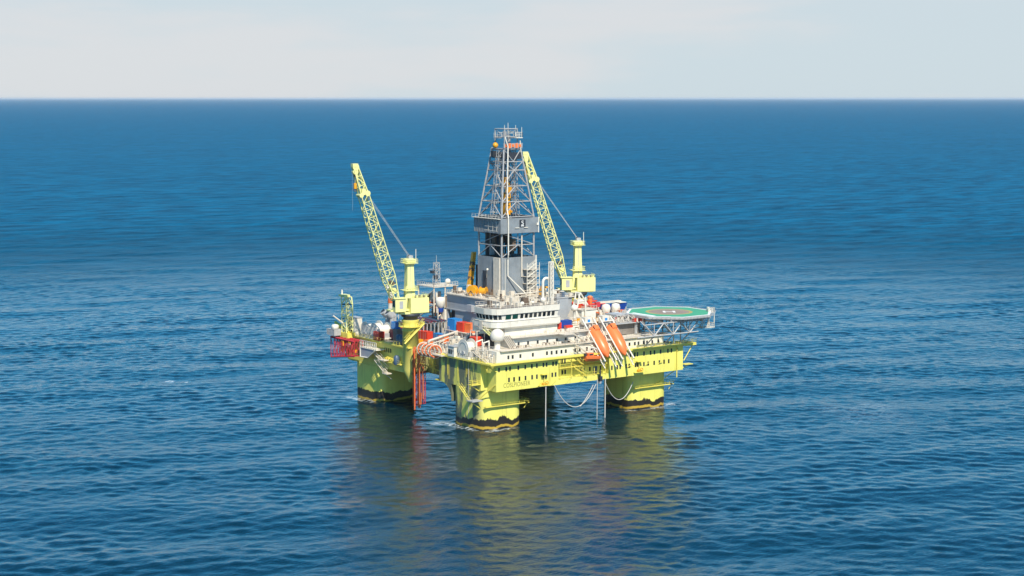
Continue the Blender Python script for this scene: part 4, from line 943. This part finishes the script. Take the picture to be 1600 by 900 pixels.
# red and white lattice baskets on the left edge
bk = Thing('lattice_basket', 'red lattice cage platform jutting out on the far left edge', 'cage', (-41.4, 34.5, 13.6))
k = MB('crimson')
for y in np.linspace(30.5, 39.3, 3):
    z0 = 15.4-(y-27.2)*.13; k.tube((-43, y, z0), (-43, y, 20.4), .11, 4); k.tube((-43, y-1, 18), (-43, y+1, 18), .1, 4); k.tube((-43, y, 20.3), (-39.8, y-1.1, z0), .08, 4)
for y in np.linspace(27.2, 42.6, 8):
    z0 = 15.4-(y-27.2)*.13
    for x in (-43.0, -39.8): k.tube((x, y, z0), (x, y, 20.4), .13, 4)
    k.tube((-43, y, z0), (-39.8, y, z0), .13, 4); k.tube((-43, y, 20.4), (-39.8, y, 20.4), .16, 4); k.tube((-43, y, z0), (-39.8, y, 20.4), .09, 4)
for x in (-43.0, -39.8):
    k.tube((x, 27.2, 20.2), (x, 42.6, 20.2), .34, 5); k.tube((x, 27.2, 15.4), (x, 42.6, 13.4), .28, 5)
    for a, b in zip(np.linspace(27.2, 42.6, 8)[:-1], np.linspace(27.2, 42.6, 8)[1:]): k.tube((x, a, 15.4-(a-27.2)*.13), (x, b, 20.3), .09, 4)
bk.part('frame', k)
k = MB('amber', 'dkbrown', 'lgrey')
for i in range(10): k.obox((-41.4+random.uniform(-.8, .8), 30+random.random()*8, 15.6+random.random()*3), (.8, 1.0, random.uniform(.8, 2)), 0, i % 3)
pieces(bk, 'equipment', k)
wb = Thing('walkway_cage', 'white railed walkway with grey panel right of the red lattice cage', 'walkway', (-40, 21.5, 16.5))
k = MB('white'); k.box(-41.2, -37.5, 16.6, 26.8, 18.3, 18.5); k.rail([(-41.1, 26.7, 18.5), (-41.1, 16.7, 18.5)], 2.3, 1.1, .13)
k.tube((-41.1, 26.7, 18.3), (-41.1, 26.7, 15.2), .2, 5); k.tube((-41.1, 26.7, 15.2), (-41.1, 22, 15.4), .2, 5); k.tube((-41.1, 22, 15.4), (-41.1, 17.5, 18.2), .2, 5); wb.part('frame', k)
wb.part('panel', MB('grey').add([(-41, 26.6, 18.2), (-41, 26.6, 15.4), (-41, 22.2, 15.6), (-41, 18.4, 18.2), (-40.8, 26.6, 18.2), (-40.8, 26.6, 15.4), (-40.8, 22.2, 15.6), (-40.8, 18.4, 18.2)], [(0,1,2,3),(7,6,5,4),(0,4,5,1),(1,5,6,2),(2,6,7,3),(3,7,4,0)]))
# yellow lattice mast
lm = Thing('lattice_mast', 'short yellow lattice mast with slanted head at the far left', 'mast', (-39.4, 38.4, ZD+.2))
k = MB('pale'); k.lattice((-39.4, 37.8, 21), (-39.4, 37.8, 31.4), (1,0,0), (0,1,0), 2.4, 3.0, 2.4, 3.0, 5, .22, .13); k.lattice((-39.4, 37.8, 31.4), (-39.4, 38.2, 33.9), (1,0,0), (0,1,0), 2.4, 3.0, 2.4, 2.6, 1, .22, .13); lm.part('frame', k)
k = MB('pale', 'white'); k.box(-40.8, -38.4, 37.4, 40.9, 33.9, 34.6); k.tube((-39.6, 40.7, 34.5), (-39.6, 40.7, 36.0), .3, 6, m=1); lm.part('head', k)
b = MB('yellow'); b.box(-41, -38, 35, 44.5, 20.2, 22.0); b.box(-40.6, -38.2, 44.4, 46.0, 21.4, 23.2); b.tube((-39.5, 36, 22), (-39.5, 45.5, 24.6), .5, 6); lm.part('base', b)
b = MB('white'); b.tube((-41.2, 38.6, 25.5), (-44.4, 38.4, 27.8), .28, 6); b.tube((-40, 38.4, 24.5), (-41.2, 38.6, 25.5), .25, 6); single('boom_arm', b, 'thin white boom arm pointing up left beside the yellow lattice mast', 'boom', (-40, 38.4, 24.5))
hutt = Thing('deck_hut', 'small white rounded hut at the far left tip of the rig', 'hut', (-42.8, 40, 21.4))
hutt.part('wall', MB('white').lathe([(1.1, 1.8), (1.25, 2.0), (1.25, 2.8), (.9, 3.2), (.1, 3.3)], (-42.8, 40, 21.4), 14)); hutt.part('stand', MB('lgrey').box(-44, -41.4, 38.6, 43.4, 21.0, 23.1)); k = MB('lgrey'); k.rail([(-44, 43.4, 21), (-44, 38.6, 21)], 2, .9, .08); hutt.part('handrail', k)
# vents, stacks
vs = Thing('exhaust_vent', 'grey hooded exhaust vents behind the left winch drums', 'vent', (-27, 30, ZD+.13))
k = MB('lgrey', 'dark')
for x, y in ((-27.5, 31.5), (-26.2, 29.2), (-28.2, 27.6)): k.tube((x, y, 21), (x, y, 27.4), .75, 10); k.tube((x, y, 27.2), (x-1.6, y+.3, 28.8), .9, 10, 1.15); k.tube((x-1.58, y+.3, 28.8), (x-1.64, y+.3, 28.84), .95, 10, m=1)
pieces(vs, 'duct', k); k = MB('lgrey'); k.box(-30, -24, 25.5, 33.5, ZD+.13, 24.6); k.rail([(-30, 33.4, 24.6), (-30, 25.6, 24.6)]); vs.part('housing', k)
es = Thing('exhaust_stack', 'slim beige exhaust stack with red band left of the crane cab', 'stack', (-26, 31, ZD+.13))
k = MB('cream'); k.tube((-25.6, 32.4, ZD+.13), (-25.6, 32.4, 35.2), 1.0, 12, .85); k.tube((-25.6, 32.4, 35.2), (-26.6, 33.3, 37.2), .6, 10, .45); es.part('pipe', k); es.part('band', MB('rust').tube((-25.6, 32.4, 31.4), (-25.6, 32.4, 33.0), .96, 12, .94)); k = MB('white'); k.rail([(-27.4, 34, 26), (-27.4, 30, 26), (-24, 30, 26)], 2.2, 1.2, .1); es.part('handrail', k)
for i, (y, zt_) in enumerate(((9.6, 24.4), (7.7, 24.6))):
    t = Thing('storage_tank', ['slate blue upright tank, the left of two beside the crane pedestal', 'slate blue upright tank, the right of two beside the crane pedestal'][i], 'tank', (-36.6, y, ZD+.2), 'slate blue upright tanks')
    t.part('shell', MB('slate').lathe([(1.0, .5), (1.15, .8), (1.15, 3.2), (.7, 3.7), (.05, 3.8)], (-36.6, y, ZD-.2), 16)); t.part('skirt', MB('yellow').lathe([(.9, -.6), (.9, .45)], (-36.6, y, ZD), 12)); t.part('band', MB('lgrey').lathe([(1.17, 1.9), (1.17, 2.0)], (-36.6, y, ZD-.2), 16))
# orange leaning mast
om = Thing('pipe_handling_crane', 'leaning orange and black crane column left of the derrick', 'crane', (-4, 17, 35.6))
k = MB('amber', 'dark')
k.loft([[(-5.2+x, 15.4+y, 35.6) for x, y in ((-.8,-.8),(.8,-.8),(.8,.8),(-.8,.8))], [(-3.8+x, 14.6+y, 48.8) for x, y in ((-.6,-.6),(.6,-.6),(.6,.6),(-.6,.6))]]); om.part('column', k)
k = MB('dark'); k.tube((-2.6, 14.4, 35.6), (-2.6, 14.2, 44.5), .6, 8); k.obox((-2.4, 13.4, 38), (1.2, 1.2, 2.4)); om.part('cylinder', k); k = MB('dkbrown'); 
for z, w in ((40, 1.5), (43.0, 1.45), (45, 1.4)): k.obox((-5.2+(z-35.6)*.106, 15.4-(z-35.6)*.06, z), (w, w, 1.2), .1)
pieces(om, 'band', k)
# satellite mast and platform left of the drill floor
sm = Thing('antenna_mast', 'grey lattice antenna mast on braced platform left of the drill floor', 'mast', (-12.5, 27, ZD+.13))
k = MB('lgrey', 'dark'); k.lattice((-10, 28, 37.2), (-10, 28, 44.6), (1,0,0), (0,1,0), 1.8, 1.8, 1.4, 1.4, 6, .13, .09); k.tube((-10, 28, 44.6), (-10, 28, 47), .1, 4); k.obox((-11.2, 28.5, 41.4), (1.4, 1.2, .9), 0, 1); k.tube((-12.6, 29, 42.3), (-8, 28, 42.3), .1, 4); k.obox((-10.5, 27.6, 39.6), (1, 1, 1.4), 0, 1); sm.part('mast', k)
k = MB('cream'); k.box(-15.4, -5.5, 21.5, 32, 36.8, 37.05); k.rail([(-5.6, 21.6, 37), (-15.3, 21.6, 37), (-15.3, 31.9, 37)], 1.3, 1.1, .08)
for x, y in ((-15, 22), (-6, 22), (-15, 31.5), (-10.5, 22)): k.tube((x, y, ZD+.13), (x, y, 36.8), .3, 5)
for z in (26, 31): k.tube((-15, 22, z), (-6, 22, z+5), .22, 5); k.tube((-15, 31.5, z), (-15, 22, z+5), .22, 5); k.tube((-15, 31.5, z), (-15, 22, z), .18, 5); k.tube((-15, 22, z), (-6, 22, z), .18, 5)
sm.part('platform', k)
k = MB('dkbrown', 'cream', 'amber', 'rust', 'white')
for i in range(60): k.obox((-14.5+random.random()*8, 22+random.random()*9, 22+random.random()*12), (random.uniform(.4, 1.8), random.uniform(.4, 1.8), random.uniform(.5, 3)), random.random(), random.choice((0, 0, 1, 1, 1, 2, 3)))
for i in range(10): x = -14.6+random.random()*8; k.tube((x, 21.8, 21), (x, 21.8, 30+random.random()*6), random.uniform(.15, .4), 6, m=random.choice((0, 1, 1)))
pieces(sm, 'equipment', k)
ant_dome((-8.6, 23.2, 37.05), .95, 'little white dome on the platform beside the grey antenna mast', .7)
wt = Thing('white_tank', 'white tank with blue base left of the grey drill floor house', 'tank', (-16.6, 16.6, 30), None)
wt.part('shell', MB('white').lathe([(.9, 2.0), (1.5, 2.8), (1.7, 4.2), (1.5, 5.4), (.3, 5.6)], (-16.8, 15.4, 28.8), 16)); wt.part('base', MB('navy').lathe([(.9, .6), (1.0, 1.0), (1.0, 2.0)], (-16.8, 15.4, 28.8), 12)); k = MB('cream')
for a in (-1, 1): k.tube((-16.8+a, 15.4, ZD+.13), (-16.8+a, 15.4, 30.6), .2, 5)
wt.part('leg', k)

# ------------------------------------------------------------------ clutter between winch and dome
rp_ = Thing('red_pump', 'bright red funnel-shaped pump unit on white frame left of the big dome', 'pump', (-31.6, -28, ZD+.13))
rp_.part('hopper', MB('red').loft([[(-32.6+x*s_*1.1, -28+y*s_*1.1, z) for x, y in ((-1,-1),(1,-1),(1,1),(-1,1))] for s_, z in ((.3, 23.0), (.45, 24.0), (1.15, 24.8), (1.3, 27.2), (1.1, 27.4))]))
k = MB('cream')
for x, y in ((-33.4,-29.6),(-30.6,-29.6),(-33.4,-26.2),(-30.6,-26.2)): k.tube((x, y, ZD+.13), (x, y, 29.2), .16, 5)
for z in (24, 29.2): k.tube((-33.4,-29.6,z), (-33.4,-26.2,z), .14, 4); k.tube((-33.4,-29.6,z), (-30.6,-29.6,z), .14, 4)
k.tube((-33.4, -30, 23.5), (-34.5, -35, 21.0), .2, 5); rp_.part('frame', k)
ck = MB('cream', 'white', 'dkbrown', 'lgrey', 'rust', 'slate')
for i in range(46):     # pipe frames and vent goosenecks standing on the deck
    x = -36+random.random()*12; y = -40.5+random.random()*26; h = random.uniform(1.2, 3.6)
    if -33.5 < y < -24 or y < -41: continue
    if y < -17.5: x = -37+random.random()*2.6
    a = random.choice((0, 1)); w = random.uniform(1, 3); q = (x+w*a*.5, y+w*(1-a))
    ck.pipe([(x, y, ZD+.13), (x, y, ZD+h), (*q, ZD+h), (*q, ZD+.13)], random.uniform(.08, .18), 5, random.choice((0, 0, 1, 3)))
for i in range(30):
    x = -36.5+random.random()*20; y = -16+random.random()*8; ck.tube((x, y, ZD+1+random.random()*3), (x+random.uniform(1, 5), y+random.uniform(-2, 2), ZD+1+random.random()*3), random.uniform(.08, .2), 5, m=random.choice((0, 1, 2)))
for i in range(150):
    x = -36+random.random()*21; y = -39+random.random()*29
    if y < -17.5 and x > -33.5: x = -36.6+random.random()*2.6
    if -34 < y < -22 and x < -29.0: continue
    if y > -14 and x > -24: continue
    h = random.choice((.6, 1, 1.6, 2.4)); w = random.uniform(.4, 1.8); ck.box(x, x+w, y, y+w*random.uniform(.5, 1.2), ZD+.13, ZD+.13+h, random.choice((0, 0, 1, 1, 2, 3, 4)))
for i in range(60):
    x = -31+random.random()*15; y = -17+random.random()*26; h = random.uniform(1.5, 4.0); x -= 3*(y > -10)
    if y > 0 or x > -21: continue
    ck.tube((x, y, ZD+.13), (x, y, ZD+h), .13, 4, m=random.choice((0, 1)))
    if i % 2: ck.tube((x, y, ZD+h), (x+random.choice((0, 3)), y+random.choice((0, 4)), ZD+h), .13, 4, m=random.choice((0, 1)))
for i in range(30):
    y = -17+random.random()*6; x = -33+random.random()*16; ck.obox((x, y, 22.5+random.random()*2.5), (random.uniform(.5, 2), random.uniform(.5, 2), random.uniform(1, 3.4)), 0, random.choice((0, 1, 3, 2)))
pieces(plat, 'deck_equipment', ck)
c5 = MB('cream', 'white', 'lgrey')
for x, y in ((-35.6, -36), (-35.6, -32.5)): c5.pipe([(x, y, ZD+.1), (x, y, 26.4), (x+2.2, y, 26.9), (x+2.2, y, 22)], .24, 6, m=1)
c5.stair((-37, -33.0, 23.6), (-36.6, -40, 20.9), 1, (1,0,0)); c5.stair((-35.6, -31, 24.6), (-35.2, -39, 21.2), 1.0, (1,0,0)); pieces(plat, 'deck_pipe', c5)
# dark winch stack by the bridge wing
bx_ = Thing('machinery_skid', 'dark machinery skid beneath the left end of the bridge', 'machinery', (-28.8, -27.5, 24.3))
k = MB('dark', 'slate'); k.box(-30.4, -27.1, -30.5, -24.5, 24.25, 26.6)
for i in range(4): k.tube((-30.6, -29.6+i*1.5, 27.0), (-27.2, -29.6+i*1.5, 27.0), .55, 8, m=i % 2)
bx_.part('body', k)
wg = MB('cream', 'pale'); wg.box(-32.6, -28, -33.5, -29.6, 29.8, 30.1); wg.rail([(-32.5, -33.4, 30.1), (-32.5, -29.7, 30.1)], 1.3, 1.1, .09); wg.box(-32.6, -31.6, -31.2, -29.6, 30.1, 32.4, 0); wg.stair((-32.3, -32, 30), (-31.6, -36.6, 27.4), 1, (1,0,0), 1)
acc.part('bridge_wing', wg)

# ------------------------------------------------------------------ right hand deck
lmst = Thing('white_lattice_mast', 'white square lattice mast standing behind the right end of the bridge', 'mast', (2.4, -20, 31))
k = MB('white'); k.lattice((2.3, -20, 31), (2.3, -20, 47.8), (1,0,0), (0,1,0), 1.2, 1.2, 1.0, 1.0, 22, .2, .12); k.box(2.0, 2.6, -20.3, -19.7, 31, 47.6); lmst.part('frame', k); k = MB('white'); k.box(1.0, 3.6, -21.2, -18.8, 34.8, 35.0); lmst.part('platform', k)
gp = Thing('gooseneck_pipe', 'thick white gooseneck vent pipe left of the white lattice mast', 'vent pipe', (.5, -19, 35.4))
k = MB('white'); pts = [(-.2, -19, 34.5), (-.2, -19, 41.2)]+[(-.2+1.3-1.3*math.cos(R(a)), -19, 41.2+1.3*math.sin(R(a))) for a in range(30, 181, 30)]+[(2.4, -19, 37)]; k.pipe(pts, .45, 8); gp.part('pipe', k)
df2 = MB('amber'); df2.obox((4.4, -12.5, 37.2), (1.6, 1.4, 2.2)); df2.obox((5.2, -12.6, 38.7), (2.6, .8, .6)); df2.tube((4.4, -12.5, 35.6), (4.4, -12.5, 39.2), .5, 8)
single('amber_winch', df2, 'amber winch unit at the right end of the drill floor roof', 'winch', (4.4, -12.5, 35.6))
wh_ = Thing('white_deckhouse', 'bright white deckhouse with plain front wall above the lifeboats', 'building', (12, -22, 24.6))
wh_.part('wall', MB('white').box(11.0, 16.8, -25, -21, 24.62, 31.9)); wh_.part('roof', MB('cream').box(10.7, 17.1, -25.3, -20.7, 31.91, 32.1)); k = MB('cream', 'white'); k.rail([(10.8,-25.2,32.1),(17,-25.2,32.1)], 1.1, 1.3, .06)
k.loft([[(7.4,-24.8,29.8),(10.4,-24.8,29.8),(10.4,-22,29.8),(7.4,-22,29.8)],[(8.2,-24.2,33.0),(8.9,-24.2,33.0),(8.9,-23,33.0),(8.2,-23,33.0)]]); wh_.part('roof_hood', k)
ks = MB('white', 'cream', 'dkbrown', 'amber')
ks.box(.6, 8, -32, -20, 24.62, 28.4, 1); ks.box(-.9, 7.8, -33.6, -32, 28.2, 28.45, 0); ks.rail([(-.9, -33.5, 28.4), (7.6, -33.5, 28.4)], 1.2, 1.2, .07); ks.box(3, 15.2, -33.8, -30, 24.62, 28.3, 1)
for i in range(60): ks.obox((-.5+random.random()*15, -33.4+random.random()*6, 28.7+random.random()*1.2), (random.uniform(.3, 1.4), random.uniform(.3, 1.2), random.uniform(.4, 1.8)), random.random()*.5, random.choice((0, 1, 1, 2, 3, 1)))
pieces(acc, 'lifeboat_deck_equipment', ks)
af = Thing('a_frame', 'white triangular A-frame rising above the red pipe skids', 'frame', (13.5, -20, 32.2))
k = MB('white'); 
for y in (-21.5, -19.5): k.tube((11.8, y, 32.2), (12.9, y, 37.0), .32, 5); k.tube((16.2, y, 33), (13.2, y, 37.0), .28, 5); k.tube((12.3, y, 34.4), (15.2, y, 34.4), .2, 5)
k.tube((13, -21.8, 37), (13, -19.2, 37), .4, 6); k.box(12, 15, -21.4, -19.6, 33.6, 35.0); k.tube((12.2, -25.4, 26), (12.2, -25.4, 36.2), .32, 6); af.part('frame', k)
rk = Thing('red_pipe_skid', 'long red pipe skid on the deck behind the white deckhouse', 'pipe skid', (26, -4, ZD+.13))
k = MB('red', 'crimson', 'orange', 'cream')
k.box(21, 40, -8, 2, ZD+.13, 28.6, 3)
for i in range(26): k.tube((20+random.random()*8, -9+random.random()*9, 29+random.random()*2.9), (27+random.random()*9, -9+random.random()*9, 29+random.random()*2.9), .22, 5, m=random.choice((0, 0, 1, 2)))
for i in range(16): k.obox((20+random.random()*11, -9+random.random()*6, 29.4+random.random()*1.8), (random.uniform(.6, 2), random.uniform(.6, 2), random.uniform(.8, 2.2)), 0, random.choice((0, 1, 2, 3)))
pieces(rk, 'pipe', k)
k = MB('orange'); k.tube((29.5, -6, 27.6), (29.5, -6, 33), .8, 8); k.lathe([(.9, 0), (1.1, .3), (.4, .7)], (29.5, -6, 33), 10); rk.part('column', k)
k = MB('cream'); k.box(31, 41, -8.6, -7, 31.0, 31.6); 
for x in (31.4, 34.5): k.tube((x, -7.8, 27.6), (x, -7.8, 31), .2, 5)
k.box(31.4, 32.6, -8.4, -7.2, 27.6, 28.6); rk.part('beam', k)
for x, l in ((32.4, 'left of two white bulbous tanks in front of the dark blue tank'), (36.6, 'right of two white bulbous tanks in front of the dark blue tank')):
    t = Thing('bulb_tank', l, 'tank', (x, -11, 24.6), 'white bulbous tanks'); t.part('shell', MB('white').lathe([(.8, 3.0), (1.45, 4.2), (1.6, 5.2), (1.2, 6.3), (.1, 6.6)], (x, -11, 24.6), 16)); t.part('stand', MB('cream').lathe([(1.0, 0), (.8, 3.1)], (x, -11, 24.6), 10))
bt = Thing('blue_tank', 'dark blue skip-shaped tank at deck edge behind the helideck', 'tank', (40, -9, 25))
bt.part('shell', MB('navy', 'white').loft([[(37.9,-10.6,27.0),(40.6,-10.6,27.0),(40.6,-7,27.0),(37.9,-7,27.0)],[(37.6,-11,30.4),(41.6,-11,31.0),(41.6,-6.6,31.0),(37.6,-6.6,30.4)]])); bt.part('lid', MB('white').box(38.4, 41.4, -10.8, -6.8, 31.05, 31.3)); bt.part('stand', MB('cream').box(37.8, 40.6, -10.4, -7, ZD+.13, 27)); k = MB('navy'); k.box(32.2, 37.4, -8.8, -7.6, 28.2, 30.6); bt.part('panel', k)
ck2 = MB('cream', 'white', 'dkbrown', 'rust', 'amber')
for i in range(150):
    x = 6+random.random()*30; y = -18+random.random()*10; h = random.choice((2, 3.5, 5, 6.5)); w = random.uniform(.5, 2.2); ck2.box(x, x+w, y, y+w, ZD+.13, ZD+2+h, random.choice((0, 0, 1, 1, 2, 3)))
for i in range(30): x = 15+random.random()*22; y = -20+random.random()*8; ck2.tube((x, y, 25), (x+random.uniform(-3, 3), y, 30+random.random()), .12, 4, m=0)
ck2.box(16.5, 38, -21.5, -9, ZD+.13, 26.6, 0); pieces(plat, 'deck_machinery', ck2)

# ------------------------------------------------------------------ pipes and ropes under the front
for (x, zt_, r, lab) in ((-16.8, 12.1, .17, 'left white pipe hanging into the sea under the front face'), (3.4, 12.0, .12, 'thin middle white pipe hanging into the sea under the front face'), (6.6, 11.9, .2, 'dark-topped right white pipe hanging into the sea by the right column')):
    b = MB('rope'); b.tube((x, -42.6, zt_+.6), (x-.1, -42.6, -3), r, 6); single('hanging_pipe', b, lab, 'pipe', (x, -42.6, 0), 'pipes hanging under the front face')
def sag(name, label, a, b, drop, r=.13):
    m_ = MB('rope'); a, b = Vector(a), Vector(b); n = 22; pts = [a.lerp(b, i/n)-Vector((0,0,4*drop*(i/n)*(1-i/n))) for i in range(n+1)]
    for p, q in zip(pts[:-1], pts[1:]): m_.tube(p, q, r, 5)
    single(name, m_, label, 'hose', tuple(a), 'white hoses sagging under the front face')
sag('sagging_hose', 'long white hose sagging between the hull underside and the middle pipe', (-13.2, -42.2, 12.2), (3.2, -42.2, 11.0), 7.0)
sag('sagging_hose', 'shorter white hose sagging in front of the right column', (7.0, -42.2, 11.0), (21.0, -39.0, 9.6), 5.6)
sag('sagging_hose', 'slanting white hose running down left of the dark pump hook', (2.0, -42.3, 10.9), (-3.2, -42.3, 4.6), .6)
pk = MB('dark', 'lgrey'); pk.obox((4.6, -42.5, 12.6), (1.2, .9, 1.5)); pk.tube((4.6, -42.5, 13.2), (4.6, -42.5, 15.4), .25, 6); pk.obox((4.4, -42.6, 11.5), (.7, .7, .8), 0, 1); plat.part('pump_hook', pk)

# ------------------------------------------------------------------ world, sun, camera
EL, AZ = R(48), R(19)
sdir = Vector((-math.sin(AZ)*math.cos(EL), -math.cos(AZ)*math.cos(EL), math.sin(EL)))
W = bpy.data.worlds.new('World'); S.world = W; W.use_nodes = True; nt = W.node_tree
bg = nt.nodes['Background']; sky = nt.nodes.new('ShaderNodeTexSky'); sky.sky_type = 'NISHITA'; sky.sun_disc = False
sky.sun_elevation = EL; sky.sun_rotation = math.atan2(sdir.x, sdir.y); sky.altitude = 100; sky.air_density = 1.0; sky.dust_density = .3; sky.ozone_density = 3
tc = nt.nodes.new('ShaderNodeTexCoord'); spx = nt.nodes.new('ShaderNodeSeparateXYZ'); nt.links.new(tc.outputs['Generated'], spx.inputs[0])
# thin high cloud veil, thickest toward the horizon
mp = nt.nodes.new('ShaderNodeMapping'); mp.inputs['Scale'].default_value = (1.6, 1.6, 9); nt.links.new(tc.outputs['Generated'], mp.inputs['Vector'])
cn = noise_n(nt, mp.outputs[0], 2.2, 6, .55)
veil = math_n(nt, 'MULTIPLY', ramp(nt, spx.outputs[2], .100, .064), .97)
warm = mix_n(nt, ramp(nt, cn, .44, .64), VEIL0 if 'VEIL0' in globals() else (4.3, 4.85, 5.2), (4.95, 5.0, 5.15))
blue = mix_n(nt, 1.0, sky.outputs[0], (.20, .82, 1.06), 'MULTIPLY')
nt.links.new(mix_n(nt, veil, blue, warm), bg.inputs[0]); bg.inputs[1].default_value = .118
sl_ = bpy.data.lights.new('sun', 'SUN'); sl_.energy = 5.0; sl_.angle = R(.53); sl_.color = (1, .92, .79)
so = bpy.data.objects.new('sun', sl_); COL.objects.link(so); so.rotation_euler = (-sdir).to_track_quat('-Z', 'Y').to_euler()
cam = bpy.data.cameras.new('camera'); co = bpy.data.objects.new('camera', cam); COL.objects.link(co)
co.location = (-332.1, -459.0, 100.0); cam.sensor_width = 36; cam.lens = 2700/1600*36; cam.clip_start = 1; cam.clip_end = 1e6
co.rotation_euler = (R(90-6.277), 0, R(-35.997)); S.camera = co
S.view_settings.view_transform = 'Standard'; S.view_settings.look = 'None'; S.view_settings.exposure = .30; S.view_settings.gamma = 1
S.view_settings.use_curve_mapping = False
S.cycles.use_denoising = True; S.cycles.max_bounces = 6

hz_ = MB(); hz_.box(-152000, 152000, -152000, 152000, -20, 108); ho = hz_.build('haze'); ho['kind'] = 'stuff'; ho['label'] = 'pale sea haze'
hm_ = bpy.data.materials.new('haze_air'); hm_.use_nodes = True; hn = hm_.node_tree
hn.nodes.remove(hn.nodes['Principled BSDF']); pv = hn.nodes.new('ShaderNodeVolumePrincipled')
pv.inputs['Color'].default_value = (.80, .90, 1, 1); pv.inputs['Density'].default_value = 1.1e-5
hn.links.new(pv.outputs[0], hn.nodes['Material Output'].inputs['Volume']); ho.data.materials.append(hm_)
